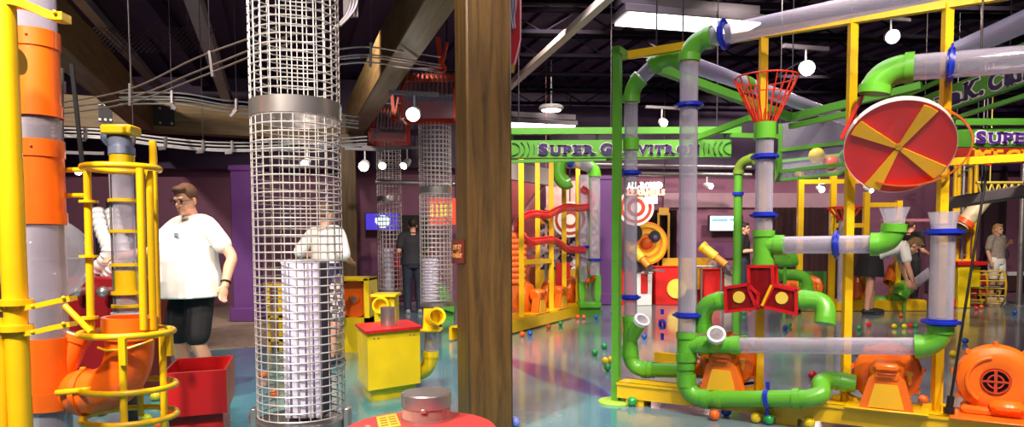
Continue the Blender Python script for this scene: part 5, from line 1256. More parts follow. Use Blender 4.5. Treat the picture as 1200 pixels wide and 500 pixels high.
RB = mat('counter_red', '#d01c1a', .4, coat=.2)
t, a, b, z = redbox('red counter with a round yellow emblem right of the white box', 768, 795, 313, 355, 14.0, RB)
part('emblem', MB().disc(at(793, 338, 13.97), (0, 1, 0), .2, .02, 28), mat('emblem_yellow', '#f3d552', .5), t)
t, a, b, z = redbox('white counter box with a red slot below the left yellow cannon', 746, 764, 320, 356, 13.9, WHT); part('slot', MB().box(at(755, 332, 13.88), (.14, .03, .4), bev=.01), RB, t)
redbox('red counter left of the white counter box, by the green post', 727, 745, 318, 356, 14.1, RB)
redbox('red counter under the right yellow cannon', 824, 848, 316, 347, 14.5, RB)
t, a, b, z = redbox('small pale counter beside the right red counter', 849, 858, 318, 347, 14.45, mat('pale_box', '#c9b9b4', .5))
def cannon(label, p0, p1, Y, foot):
    a, b = at(*p0, Y), at(*p1, Y - .3); d = (b - a).normalized(); t = thing('ball_cannon', label, 'cannon', at(*foot, Y))
    part('barrel', MB().pipe(a, a.lerp(b, .5), .1, .08), mat('cannon_yellow', '#efc23a', .35, coat=.3), t); part('breech', MB().pipe(a.lerp(b, .42), a.lerp(b, .85), .075, .05), mat('cannon_orange', '#d88a2a', .4), t); part('muzzle_ring', MB().pipe(a, a + d * .08, .12, .08), YEL, t)
    f = at(*foot, Y); mb = MB().bar(a.lerp(b, .8), f, .06, .06); mb.bar(a.lerp(b, .8), b, .07, .07); mb.bar(b, b + V((.25, 0, -.02)), .04, .04); part('mount', mb, GALV, t)
    return t
cannon('yellow toy cannon aimed up left over the white counter box', (742, 291), (764, 316), 13.8, (757, 320))
cannon('yellow toy cannon aimed up left over the right red counter', (822, 288), (856, 314), 14.4, (850, 318))
single('goggle_post', MB().lathe(at(747, 319, 13.95), UP, [(.001, 0), (.09, 0), (.1, .08), (.09, .2), (.05, .24), (.001, .24)], 18), mat('smoke_grey', '#4a4452', .4), 'dark rounded knob on the white counter box', 'knob')
single('water_jug', MB().lathe(at(834, 316, 14.7), UP, [(.001, 0), (.1, 0), (.11, .06), (.1, .16), (.05, .22), (.04, .26), (.001, .26)], 18), CLRD, 'pale clear dome standing on the right red counter', 'dome')
panel('low_wall', 'low yellow wall behind the red counter with the emblem', 'wall panel', 776, 302, 834, 339, 14.76, mat('yellow_wall', '#d3a61c', .5))
mb = MB()
for px in (816, 822, 845): p = at(px, 346, 14.3); mb.cyl(V((p.x, 14.3, 0)), V((p.x, 14.3, at(px, 312, 14.3).z)), .022, 8)
p, q = at(812, 312, 14.3), at(846, 312, 14.3); mb.cyl(p, fz(q, p.z), .022, 8)
single('guard_rail', mb, GALV, 'grey guard rail between the two red counters', 'railing')
# lit sign
Yn = 13.4; t = thing('lit_sign', 'bright white lit letter sign in two rows above the orange disc', 'sign', at(757, 228, Yn))
lt = mat('lit_letters', '#fff1e8', .5, emit=5); lo = mat('lit_letters_warm', '#ffb98a', .5, emit=2.5)
mb = MB(); x0, x1 = at(735, 220, Yn).x, at(776, 220, Yn).x; word(mb, 'ALL-ROUND', V((x0, Yn, at(750, 220.5, Yn).z)), (1, 0, 0), UP, at(750, 214, Yn).z - at(750, 221, Yn).z, x1 - x0, off=.05, depth=.02, small=1); part('upper_letters', mb, lt, t)
mb = MB(); x1 = at(779, 220, Yn).x; word(mb, 'LEARNERS', V((x0, Yn, at(750, 228.5, Yn).z)), (1, 0, 0), UP, at(750, 214, Yn).z - at(750, 221, Yn).z, x1 - x0, off=.05, depth=.02, small=1); part('lower_letters', mb, lo, t)
mb = MB(); a, b = V((x0 - .05, Yn + .05, at(750, 229, Yn).z)), V((x1, Yn + .05, at(750, 229, Yn).z)); mb.bar(a, b, .03, .03); mb.bar(fz(a, at(750, 221, Yn).z), fz(b, at(750, 221, Yn).z), .03, .03); mb.cyl(a, fz(a, CEIL), .012, 6); mb.cyl(b, fz(b, CEIL), .012, 6); part('frame', mb, STEELD, t)
a, b = at(756, 238, Yn), at(770.5, 238, Yn); t = thing('lit_sign', 'small plain white lit plate under the two-row lit sign', 'sign', a); part('plate', MB().prism([a, b, fz(b, at(757, 230, Yn).z), fz(a, at(757, 230, Yn).z)], (0, .04, 0)), mat('lit_plate', '#fff0ea', .5, emit=4), t); m_ = (a + b) / 2; part('hanger', MB().cyl(fz(m_, at(757, 230, Yn).z), fz(m_, at(757, 228, Yn).z), .01, 6), STEELD, t)
panel('poster', 'small yellow board on the dark wall right of the lit signs', 'board', 772, 243, 784, 252, 14.9, mat('ochre', '#b98a2a', .6))

# ================================================================== FAR RIGHT YELLOW FRAME
K0, K1 = fl(930, 364), fl(1084, 364); kd = (K1 - K0).normalized(); kn = V((kd.y, -kd.x, 0))
def kp(px, py, v=0.):
    d = ray(px, py); o = K0 + kn * v; return EYE + d * ((o - EYE).dot(kn) / d.dot(kn))
t = thing('exhibit_frame', 'distant yellow frame with cross bars behind the bending visitor', 'frame', (K0 + K1) / 2)
mb = MB().bar(K0 + UP * .1, K1 + UP * .1, .1, .18); mb.bar(K0 + UP * .19 - kn * .15, K1 + UP * .19 - kn * .15, .3, .02); part('base_beam', mb, YEL, t)
for px, py in ((937, 202), (975, 195), (1014, 225), (1052, 235)):
    p = kp(px, 290); part('post', MB().bar(fz(p, .18), fz(p, kp(px, py).z), .1, .08), YEL, t)
for x0, x1, py in ((975, 1014, 264), (937, 1052, 213), (1014, 1052, 240)):
    p, q = kp(x0, py), kp(x1, py); part('cross_bar', MB().bar(p, fz(q, p.z), .06, .08), YEL, t)
part('clear_shelf', MB().bar(kp(1028, 258), kp(1086, 258), .25, .05), clear('pink_clear', '#d08aa0', .45, .8), t)
for px, py, lab in ((934, 350, 'orange blower half hidden behind the red junction box, on the distant frame'), (951, 350, 'orange blower on the distant yellow frame, left of its second post'), (1000, 350, 'round orange blower on the distant yellow frame beside the bending visitor')):
    q = kp(px, py, -.15); b = dup(bl, (q.x, q.y + .02, .2), FA_ if px < 960 else 2.4, label=lab, group='blowers on the distant frame'); b.scale = (1.1,) * 3
gR = .09
def gpipe(label, pts, r=.1, clear_=None):
    P_ = [at(*p) for p in pts]; t = thing('ball_pipe', label, 'pipe', P_[0]); part('green_run', MB().sweep(spline(P_, 6), r, 18), GRN, t); mb = MB()
    for i in (0, -1): 
        d = (P_[1] - P_[0]).normalized() if i == 0 else (P_[-2] - P_[-1]).normalized(); mb.pipe(P_[i], P_[i] + d * .12, r * 1.2, r * .9)
    part('coupling', mb, GRN, t)
    if clear_: part('clear_tube', MB().pipe(at(*clear_[0]), at(*clear_[1]), r * .95, r * .88), CLR, t)
    p = P_[len(P_) // 2]; part('support', MB().cyl(V((p.x, p.y, 0)), p, .03, 8), GRP, t)
gpipe('green pipe bending down behind the green tee of the basket pipe', [(908, 302, 11.4), (920, 306, 11.4), (932, 303, 11.4)], .1)
gpipe('green pipe arching over the half hidden orange blowers', [(905, 323, 12), (922, 322, 12), (938, 323, 12), (945, 330, 12), (946, 345, 12)], .1)
gpipe('green pipe running low past the bending visitor to a clear slanted tube', [(1006, 351, 12.7), (1030, 352, 12.7), (1044, 351, 12.6), (1055, 345, 12.5), (1066, 336, 12.4)], .09, ((1064, 338, 12.4), (1092, 317, 12.1)))
gpipe('short green pipe branch standing at the last post of the distant frame', [(1054, 347, 12.4), (1060, 339, 12.4), (1055, 332, 12.4)], .1)
t = thing('standing_pipe', 'green pole with a green elbow top left of the red basket pipe', 'pole', V((at(864, 300, 9).x, 9.0, 0))); X = at(864, 300, 9).x
part('pole', MB().cyl(V((X, 9, 0)), V((X, 9, at(864, 195, 9).z)), .055, 14), GRP, t); part('arm', elbow(MB(), V((X, 9, at(864, 204, 9).z)), V((X, 9, at(864, 188, 9).z)), at(884, 186, 8.8), .06), mat('olive_green', '#6f8a2a', .5), t); part('foot', MB().disc(V((X, 9, .01)), UP, .15, .02), GRP, t); part('band', MB().ring(V((X, 9, at(864, 227, 9).z)), UP, .075, .05, .04), BLU, t)
panel('display_panel', 'low dark green panel behind the distant orange blowers', 'panel', 944, 318, 968, 350, 13.2, mat('panel_green', '#3d7a34', .6))
o = at(985, 245, 12.0); t = thing('wire_basket', 'distant red wire funnel behind the second yellow post of the front frame', 'basket', at(990, 262, 12)); mb = MB(); o0, o1 = at(990, 258, 12), at(990, 243, 12)
for k in range(14): q = 2 * PI * k / 14; d = V((math.cos(q), math.sin(q), 0)); mb.cyl(o0 + d * .1, o1 + d * .28, .012, 6)
mb.torus(o1, UP, .28, .014, 28); mb.torus(o0, UP, .1, .014, 20); part('wire_funnel', mb, MATS['red_wire'], t); part('pipe', MB().pipe(at(990, 258, 12), V((o0.x, 12, .2)), .1, .09), CLR, t)
t = thing('orange_nozzle', 'orange ball chute hanging at the back of the distant frame, by the dark clad visitor', 'chute', at(1045, 330, 11.9)); part('chute', MB().pipe(at(1041, 331, 12.5), at(1047, 312, 12.7), .09, .07), ORB, t); part('support', MB().bar(at(1043, 328, 12.55), V((at(1043, 330, 12.55).x, 12.55, 0)), .04, .04), YEL, t)
# kiosk with yellow tube tower
g0 = fl(1122, 361); X0 = g0.x; Yk = g0.y; zk = at(1130, 311, Yk).z; X1 = at(1152, 311, Yk).x
t = thing('yellow_kiosk', 'yellow kiosk with a red top at the right, below a tower of yellow tubes', 'kiosk', V(((X0 + X1) / 2, Yk, 0)))
part('body', MB().box(V(((X0 + at(1139, 311, Yk).x) / 2, Yk + .3, zk / 2)), (at(1139, 311, Yk).x - X0, .6, zk), bev=.015), YELP, t); part('red_top', MB().box(V(((X0 + X1) / 2, Yk + .3, zk + .04)), (X1 - X0 + .1, .7, .08), bev=.01), RED, t); part('side_box', MB().box(V((at(1146, 311, Yk).x, Yk + .35, zk - .22)), (.25, .5, .4), bev=.01), YELP, t); part('red_foot', MB().box(V((X0 - .02, Yk + .2, .08)), (.12, .3, .16), bev=.02), RED, t)
t = thing('tube_tower', 'tower of thin yellow tubes with a peg spiral above the yellow kiosk', 'tower', V((at(1130, 300, Yk).x, Yk + .3, zk + .08)))
for px in (1117, 1121, 1134, 1141): p = at(px, 300, Yk + .3); part('tube', MB().cyl(fz(p, zk + .08), fz(p, at(px, 185, Yk + .3).z), .04, 10), YEL, t)
mb = MB()
for py in (235, 262, 270, 305): p, q = at(1117, py, Yk + .3), at(1141, py, Yk + .3); mb.cyl(p, fz(q, p.z), .03, 8)
part('cross_tube', mb, YEL, t)
x = at(1128, 250, Yk + .3); mb = MB().cyl(fz(x, zk + .08), fz(x, at(1128, 190, Yk + .3).z), .03, 8)
for i in range(26): q = i * .9; z = zk + .2 + i * .085; mb.cyl(fz(x, z), V((x.x + .16 * math.cos(q), x.y + .16 * math.sin(q), z)), .018, 6)
part('peg_spiral', mb, STEEL, t)
a, b = at(1126, 266, 12.6), at(1154, 232, 12.6); t = thing('beige_tube', 'beige slanted tube with an orange ring above the yellow kiosk', 'tube', a); part('tube', MB().pipe(a, b, .14, .12), mat('beige_tube', '#c7b596', .5), t); part('ring', MB().ring(a.lerp(b, .12), b - a, .165, .13, .1), mat('orange_ring', '#f0501c', .4), t); part('hanger', MB().cyl(b, fz(b, CEIL), .012, 6), STEELD, t)
t = thing('wire_drum', 'yellow wire drum lying on the floor beside the yellow kiosk', 'drum', fl(1156, 358)); o = fl(1156, 358); mb = MB(); cc_ = V((o.x, o.y + .1, .36)); axd = V((.9, -.4, 0)).normalized()
for k in (-.3, 0, .3): mb.torus(cc_ + axd * k, axd, .33, .02, 30)
s_, u_ = perp(axd)
for i in range(14): q = 2 * PI * i / 14; d = (s_ * math.cos(q) + u_ * math.sin(q)) * .33; mb.cyl(cc_ + d - axd * .3, cc_ + d + axd * .3, .014, 6)
part('wire_cage', mb, mat('drum_yellow', '#c8a01c', .4), t); part('axle', MB().cyl(cc_ - axd * .34, cc_ + axd * .34, .05, 12), STEELD, t)
p = at(1196, 300, 13.5); single('silver_pole', MB().cyl(V((p.x, 13.5, 0)), V((p.x, 13.5, 3.4)), .05, 12).disc(V((p.x, 13.5, .01)), UP, .14, .02), STEEL, 'bright silver pole at the right edge behind the walking woman', 'pole')
t = thing('grey_chute', 'grey sloping chute high behind the clear funnel column', 'chute', at(1140, 236, 10)); part('chute', MB().bar(at(1112, 238, 10.4), at(1215, 222, 9.0), .2, .16, bev=.02), mat('chute_grey', '#6f666c', .5), t); part('hanger', MB().cyl(at(1150, 232, 9.9), fz(at(1150, 232, 9.9), CEIL), .01, 6).cyl(at(1200, 224, 9.2), fz(at(1200, 224, 9.2), CEIL), .01, 6), STEELD, t)
mb = MB()
for i in range(16): a = at(1146 + i * 4, 215 + (i % 2) * 12, 11.5); b = at(1150 + i * 4, 215 + ((i + 1) % 2) * 12, 11.5); mb.cyl(a, b, .015, 6)
mb.cyl(at(1144, 214, 11.5), at(1214, 214, 11.5), .025, 8); mb.cyl(at(1144, 228, 11.5), at(1214, 228, 11.5), .025, 8); mb.cyl(at(1160, 214, 11.5), fz(at(1160, 214, 11.5), CEIL), .01, 6)
single('lattice_truss', mb, mat('truss_yellow', '#a8963a', .5, .3), 'thin lattice truss below the dark red sign at the right edge', 'truss')
panel('black_backing', 'dark backing board high behind the yellow tube tower', 'board', 1152, 200, 1178, 300, 15.5, mat('dark_back', '#3a2430', .7))
panel('crimson_crate', 'small crimson crate on the floor behind the yellow kiosk', 'crate', 1150, 321, 1161, 345, 14.6, RED, .4)
# ================================================================== LOOSE BALLS ON THE FLOOR
BC = {'green': '#1f9a4a', 'orange': '#f0641c', 'blue': '#1f5fd0', 'yellow': '#f0d31c', 'red': '#dc2420', 'lilac': '#7a86e0', 'lime': '#c8d81c'}
def bmat(c): return mat('ball_' + c, BC[c], .3, coat=.4)
balls = [
 ('green', 741, 470, 'green ball touching the foot of the green corner post'),
 ('orange', 837, 486, 'orange ball in front of the yellow base, left of a blue ball'),
 ('blue', 851, 481, 'blue ball half under the yellow base, beside the orange ball'),
 ('yellow', 886, 489, 'yellow ball left of a green one in front of the blue strap'),
 ('green', 901, 491, 'green ball below the blue strap of the green pipe run'),
 ('yellow', 948, 495, 'yellow ball at the bottom edge in front of the S-bend pipe'),
 ('red', 952, 439, 'red ball alone on the floor behind the S-bend of the green run'),
 ('orange', 1082, 468, 'orange ball just right of the blower under the cross pipe'),
 ('yellow', 1117, 414, 'yellow ball right of the green elbow of the clear column'),
 ('blue', 1131, 399, 'blue ball behind the leaning black pole'),
 ('green', 697, 413, 'green ball alone left of the green post, nearer the purple band'),
 ('green', 708, 405, 'green ball behind the yellow pair left of the green post'),
 ('yellow', 709, 422, 'yellow ball touching the green post side of the pair, left one'),
 ('yellow', 716, 421, 'yellow ball half hidden by the green corner post'),
 ('green', 712, 430, 'green ball in front of the yellow pair by the green post'),
 ('blue', 621, 390, 'blue ball under the receding yellow base near the wood post'),
 ('orange', 643, 382, 'orange ball under the receding yellow base, left of a green ball'),
 ('green', 657, 379, 'green ball beside the middle of the receding yellow base'),
 ('orange', 677, 371, 'orange ball at the end of the receding base, left of its twin'),
 ('orange', 684, 371, 'orange ball at the end of the receding base, right of its twin'),
 ('blue', 699, 371, 'blue ball left of the purple column, nearer one of two'),
 ('blue', 704, 365, 'blue ball by the foot of the purple column, farther one of two'),
 ('blue', 718, 367, 'blue ball between the purple column and the green post'),
 ('orange', 612, 391, 'small orange ball under the receding base, left of a blue ball'),
 ('lilac', 603, 494, 'lilac ball half hidden by the foot of the wood post'),
 ('blue', 755, 394, 'blue ball on the floor right of the white pipe mouth'),
 ('red', 772, 425, 'red ball behind the low green pipe, left of an orange ball'),
 ('orange', 782, 421, 'orange ball behind the low green pipe, right of a red ball'),
 ('green', 1007, 384, 'green ball left of a red ball behind the second yellow post'),
 ('red', 1018, 380, 'red ball below the sandals of the bending visitor'),
 ('yellow', 1048, 382, 'yellow ball leftmost of the row behind the clear cross pipe'),
 ('yellow', 1060, 382, 'yellow ball second in the row behind the clear cross pipe'),
 ('red', 1067, 381, 'red ball third in the row behind the clear cross pipe'),
 ('green', 1073, 381, 'green ball last in the row behind the clear cross pipe'),
 ('orange', 1056, 369, 'orange ball against the base of the distant yellow frame'),
 ('blue', 1189, 366, 'blue ball alone on the grey floor by the right edge'),
 ('red', 1144, 361, 'red ball at the foot of the yellow kiosk'),
 ('orange', 1150, 359, 'orange ball beside the wire drum and a red ball'),
 ('blue', 920, 384, 'blue ball beside a green one below the right green outlet'),
 ('green', 925, 380, 'green ball beside a blue one below the right green outlet'),
 ('yellow', 864, 366, 'yellow ball just below the left arm of the red junction box'),
 ('green', 872, 366, 'green ball just below the red junction box, right of a yellow ball'),
 ('red', 879, 362, 'red ball seen under the red junction box left of the yellow post'),
 ('red', 298, 488, 'red ball at the left foot of the foreground wire cage'),
 ('orange', 322, 461, 'orange ball on the teal floor seen through the foreground cage'),
 ('orange', 308, 438, 'orange ball by the carpet edge seen through the foreground cage'),
 ('red', 392, 408, 'red ball seen through the right side of the foreground cage'),
]
for c, px, py, lab in balls:
    p = fl(px, py, .037); single('plastic_ball', MB().ball(p, .037, 24, 14).torus(p, (.3, .2, 1), .0365, .0012, 32, 5), bmat(c), lab, 'ball', loc=V((p.x, p.y, 0)), group='plastic balls on the floor')
for c, px, py, lab in (('yellow', 182, 464, 'yellow ball on the floor behind the rail cage and the red bin'), ('lime', 172, 491, 'lime yellow ball on the floor left of an orange ball by the red bin'), ('orange', 187, 497, 'orange ball on the floor half hidden by the red bin'), ('orange', 118, 481, 'orange ball on the floor seen under the big orange elbow'), ('yellow', 12, 497, 'yellow ball on the floor behind the thick yellow pole')):
    p = fl(px, py, .037); single('plastic_ball', MB().ball(p, .037, 24, 14).torus(p, (.3, .2, 1), .0365, .0012, 32, 5), bmat(c), lab, 'ball', loc=V((p.x, p.y, 0)), group='plastic balls on the floor')
for c, px, py, lab in (('yellow', 957, 182, 'yellow ball inside the clear green-edged box'), ('orange', 974, 191, 'orange ball inside the clear green-edged box')):
    p = at(px, py, 7.55); single('plastic_ball', MB().ball(p, .085, 20, 12), bmat(c), lab, 'ball')

# ================================================================== PEOPLE
def remesh(mb, name, m, vox=.009, smooth=4):
    me = bpy.data.meshes.new('r'); me.from_pydata(mb.v, [], mb.f); me.update()
    import bmesh
    bm = bmesh.new(); bm.from_mesh(me); bmesh.ops.recalc_face_normals(bm, faces=bm.faces); bm.to_mesh(me); bm.free()
    o = bpy.data.objects.new('r', me); COL.objects.link(o)
    r = o.modifiers.new('r', 'REMESH'); r.mode = 'VOXEL'; r.voxel_size = vox
    s = o.modifiers.new('s', 'SMOOTH'); s.iterations = smooth; s.factor = .5
    dg = bpy.context.evaluated_depsgraph_get(); me2 = bpy.data.meshes.new_from_object(o.evaluated_get(dg)); me2.name = name
    bpy.data.objects.remove(o); bpy.data.meshes.remove(me)
    me2.materials.clear(); me2.materials.append(m); me2.polygons.foreach_set('use_smooth', [True] * len(me2.polygons)); return me2
def child(name, me, parent, label=None):
    o = bpy.data.objects.new(name, me); COL.objects.link(o); o.parent = parent; return setp(o, label)
def limb(mb, pts, rad, seg=12):
    P_ = [V(p) for p in pts]
    mb.sweep(spline(P_, 4), [rad[min(i // 4, len(rad) - 1)] + (rad[min(i // 4 + 1, len(rad) - 1)] - rad[min(i // 4, len(rad) - 1)]) * ((i % 4) / 4) for i in range(4 * (len(P_) - 1) + 1)], seg)
    for p, r in zip(P_, rad): mb.ball(p, r, 12, 8)
    return mb
def torso(mb, secs):   # (center, rx, ry) ; lateral axis x
    mb.sweep(spline([s[0] for s in secs], 4), [(lambda a, b, k: (a[1] + (b[1] - a[1]) * k, a[2] + (b[2] - a[2]) * k))(secs[i // 4], secs[min(i // 4 + 1, len(secs) - 1)], (i % 4) / 4) for i in range(4 * (len(secs) - 1) + 1)], 20, side=(1, 0, 0))
    return mb
def hand(mb, wr, d, side, s=1.0):
    wr = V(wr); d = V(d).normalized(); side = V(side); side = (side - d * side.dot(d)).normalized(); n = d.cross(side)
    M = Matrix((side, n, d)).transposed(); mb.ball(wr + d * .05 * s, (.042 * s, .018 * s, .052 * s), 12, 8, M=M)
    for i, L in enumerate((.062, .072, .068, .052)):
        b = wr + d * .085 * s + side * (.03 - .02 * i) * s; k = b + d * L * .5 * s - n * .006 * s; e = k + (d * .8 - n * .6).normalized() * L * .5 * s
        mb.sweep([b - d * .02, b, k, e], [.0105 * s, .0105 * s, .0098 * s, .0085 * s], 8); mb.ball(e, .0085 * s, 8, 6)
    b = wr + d * .025 * s + side * .035 * s; k = b + (side * .6 + d * .8).normalized() * .035 * s; e = k + (d * .95 - n * .3).normalized() * .03 * s
    mb.sweep([b - side * .02, b, k, e], [.013 * s, .0125 * s, .011 * s, .0095 * s], 8); mb.ball(e, .0095 * s, 8, 6)
def person(label, loc, rz, scale, J=None, skin=SKIN, hairc='#3a2a1e', hairlen=.0, shirt=None, sleeve=.55, shirt_hem=.0, pants=None, pant_to='knee', skirt=None, shoes='#1a1a1c', belly=.0, shoew=None, glasses=False, arms_skin=True, bald=False, headrot=(0, 0, 0), plaid=None, extra=None):
    D = dict(pelvis=(0, 0, .95), waist=(0, 0, 1.1), chest=(0, 0, 1.30), neck=(0, .01, 1.47), head=(0, -.015, 1.60),
             shL=(.19, 0, 1.41), elL=(.25, .02, 1.13), wrL=(.26, -.06, .90), shR=(-.19, 0, 1.41), elR=(-.25, .02, 1.13), wrR=(-.26, -.06, .90),
             hipL=(.09, 0, .93), knL=(.11, -.02, .50), anL=(.11, .03, .085), hipR=(-.09, 0, .93), knR=(-.11, -.02, .50), anR=(-.11, .03, .085))
    D.update(J or {}); D = {k: V(v) for k, v in D.items()}
    t = thing('person', label, 'person', loc, rz=rz); t.scale = (scale,) * 3
    b = belly
    mb = MB()
    dn = (D['neck'] - D['pelvis']).normalized(); fw = V((1, 0, 0)).cross(dn) * 1.0     # forward of the trunk
    if fw.y > 0: fw = -fw
    secs = [(D['pelvis'] - dn * .09, .15, .11), (D['pelvis'], .165 + b * .3, .12 + b * .4), (D['waist'] + fw * b * .35, .15 + b * .6, .11 + b * .75), (D['chest'] + fw * b * .1, .165 + b * .3, .115 + b * .35), (D['chest'].lerp(D['neck'], .55), .175, .09), (D['neck'] - dn * .02, .09, .07), (D['neck'] + dn * .02, .055, .055)]
    torso(mb, secs)
    hd = D['head']; Hr = Euler(headrot).to_matrix()
    limb(mb, [D['neck'] - dn * .03, D['neck'].lerp(hd, .5), hd - V((0, 0, .02))], [.058, .052, .052])
    Hp = lambda x, y, z: hd + Hr @ V((x, y, z))
    mb.ball(Hp(0, .01, .035), (.076, .096, .1), 18, 12, M=Hr); mb.ball(Hp(0, -.022, -.04), (.058, .068, .068), 16, 10, M=Hr)
    mb.sweep([Hp(0, -.082, .022), Hp(0, -.098, -.006), Hp(0, -.108, -.02)], [.008, .012, .015], 8); mb.ball(Hp(0, -.1, -.02), .014, 8, 6)
    mb.sweep([Hp(-.022, -.084, -.05), Hp(0, -.09, -.052), Hp(.022, -.084, -.05)], [.005, .008, .005], 8); mb.ball(Hp(0, -.078, -.085), .02, 8, 6)
    for s in (-1, 1): mb.ball(Hp(s * .077, .012, .0), (.012, .022, .034), 8, 6, M=Hr); mb.sweep([Hp(s * .015, -.086, .034), Hp(s * .045, -.078, .036)], [.009, .008], 6)
    for s in 'LR':
        limb(mb, [D['sh' + s], D['sh' + s].lerp(D['el' + s], .5), D['el' + s], D['el' + s].lerp(D['wr' + s], .4), D['wr' + s]], [.058, .052, .043, .043, .029])
        d = D['wr' + s] - D['el' + s]; hand(mb, D['wr' + s], d, (0, -1, 0) if abs(d.normalized().y) < .8 else (1 if s == 'R' else -1, 0, 0))
        limb(mb, [D['hip' + s], D['hip' + s].lerp(D['kn' + s], .5), D['kn' + s], D['kn' + s].lerp(D['an' + s], .35), D['an' + s]], [.1, .085, .06, .062, .04])
        a = D['an' + s]; limb(mb, [a - V((0, -.03, .05)), a + V((0, -.08, -.045)), a + V((0, -.16, -.058))], [.036, .034, .025])
    body = child('body', remesh(mb, 'body', skin), t)
    # eyes
    for s in (-1, 1): mq = MB().ball(Hp(s * .03, -.079, .014), .012, 10, 8); child('eye', mq.mesh('eye', mat('eye_dark', '#2a2022', .3)), t)
    if not bald:
        mq = MB().ball(Hp(0, .022, .05), (.084, .098, .1), 18, 12, M=Hr)
        if hairlen > 0: mq.ball(Hp(0, .06, -.02), (.085, .06, .1 + hairlen), 16, 10, M=Hr)
        mq.ball(Hp(0, -.05, .105), (.06, .05, .03), 12, 8, M=Hr)
        me = remesh(mq, 'hair', mat('hair_' + hairc, hairc, .7, var=.2, nscale=30), .008, 2)
    else:
        mq = MB().ball(Hp(0, .04, .03), (.08, .075, .075), 16, 10, M=Hr); me = remesh(mq, 'hair', mat('hair_' + hairc, hairc, .7), .008, 2)
    child('hair', me, t)
    if glasses:
        mq = MB(); 
        for s in (-1, 1): mq.torus(Hp(s * .032, -.1, .014), Hr @ V((0, 1, 0)), .022, .003, 18); mq.sweep([Hp(s * .054, -.098, .016), Hp(s * .08, -.02, .016), Hp(s * .08, .012, .01)], .0028, 6)
        mq.sweep([Hp(-.01, -.1, .016), Hp(.01, -.1, .016)], .003, 6); child('glasses', mq.mesh('glasses', BLK), t)
    g = .022
    if shirt:
        mq = MB(); lo = D['pelvis'] - dn * (.06 + shirt_hem)
        sc_ = [(lo + fw * b * .3, .17 + b * .62 + g + .012, .118 + b * .78 + g), (D['pelvis'] + dn * .02 + fw * b * .34, .17 + b * .64 + g, .118 + b * .8 + g)] + [(c_, rx + g, ry + g) for c_, rx, ry in secs[2:5]] + [(D['neck'] - dn * .03, .1, .078)]
        torso(mq, sc_)
        for s in 'LR':
            e = D['sh' + s].lerp(D['el' + s], min(1, sleeve / .8)) if sleeve < 1 else D['el' + s]
            pts = [D['chest'].lerp(D['neck'], .6) + (D['sh' + s] - D['chest']) * .25, D['sh' + s], e]; rr_ = [.07, .073, .075 if sleeve < 1 else .062]
            if sleeve >= 1: pts.append(D['el' + s].lerp(D['wr' + s], .9)); rr_.append(.045)
            limb(mq, pts, rr_)
        child('shirt', remesh(mq, 'shirt', shirt), t)
        mq = MB(); mq.torus(D['neck'] + dn * .0 + fw * .005, dn, .066, .014, 24); child('collar', mq.mesh('collar', shirt), t)
    if pants:
        mq = MB(); torso(mq, [(D['pelvis'] - dn * .12, .15 + g, .115 + g), (D['pelvis'] - dn * .02, .17 + b * .35 + g, .125 + b * .45 + g), (D['pelvis'] + dn * .04, .165 + b * .4 + .01, .118 + b * .45 + .01)])
        for s in 'LR':
            pts = [D['hip' + s], D['hip' + s].lerp(D['kn' + s], .5), D['hip' + s].lerp(D['kn' + s], .92)]; rr_ = [.12, .112, .105]
            if pant_to == 'ankle': pts = [D['hip' + s], D['hip' + s].lerp(D['kn' + s], .5), D['kn' + s], D['kn' + s].lerp(D['an' + s], .5), D['an' + s] + V((0, 0, -.01))]; rr_ = [.118, .1, .08, .075, .065]
            limb(mq, pts, rr_)
        child('trousers' if pant_to == 'ankle' else 'shorts', remesh(mq, 'shorts', pants), t)
    if skirt:
        kz = (D['knL'] + D['knR']) / 2; top = D['pelvis'] + dn * .1; hem = kz + V((0, .02, .1))
        mq = MB(); torso(mq, [(top, .16 + g, .12 + g), (D['pelvis'], .19 + g, .15 + g), (((D['pelvis'] + hem) / 2), .22, .2), (hem, .25, .22)]); child('skirt', remesh(mq, 'skirt', skirt), t)
    for s in 'LR':
        a = D['an' + s]; mq = MB(); limb(mq, [a - V((0, -.035, .04)), a + V((0, -.07, -.04)), a + V((0, -.165, -.05))], [.047, .044, .034]); mq.box(a + V((0, -.065, -.075)), (.085, .26, .02), bev=.008)
        child('shoe', remesh(mq, 'shoe', mat('shoe_' + shoes, shoes, .5)), t)
    if extra: extra(t, D)
    return t
def ground(px, Y): p = at(px, 300, Y); return V((p.x, p.y, 0))
WSH = mat('white_shirt', '#f1ece9', .75, var=.03, bump=.1)
BKF = mat('black_cloth', '#17151b', .8); NAVY = mat('navy_denim', '#1f2638', .8); 
def badge(t, D):
    mq = MB().box(D['chest'] + V((.09, -.2, .03)), (.05, .008, .03)); child('badge', mq.mesh('badge', mat('badge_blue', '#9ec8ea', .5)), t)
    mq = MB().torus(D['wrL'].lerp(D['elL'], .12), D['wrL'] - D['elL'], .034, .008, 20); child('wristband', mq.mesh('wristband', BLK), t)
person('man in a white polo shirt and black shorts walking behind the yellow cage', ground(226, 5.5), R(-30), .985,
       dict(elR=(-.32, -.16, 1.2), wrR=(-.30, -.42, 1.16), elL=(.40, .06, 1.16), wrL=(.47, -.06, .93), head=(0, -.05, 1.6), knL=(.1, -.06, .5), anL=(.1, .1, .09), knR=(-.11, -.1, .5)), hairc='#5a3a28', shirt=WSH, sleeve=.5, shirt_hem=.06, pants=BKF, belly=.14, glasses=True, headrot=(R(12), 0, R(14)), extra=badge)
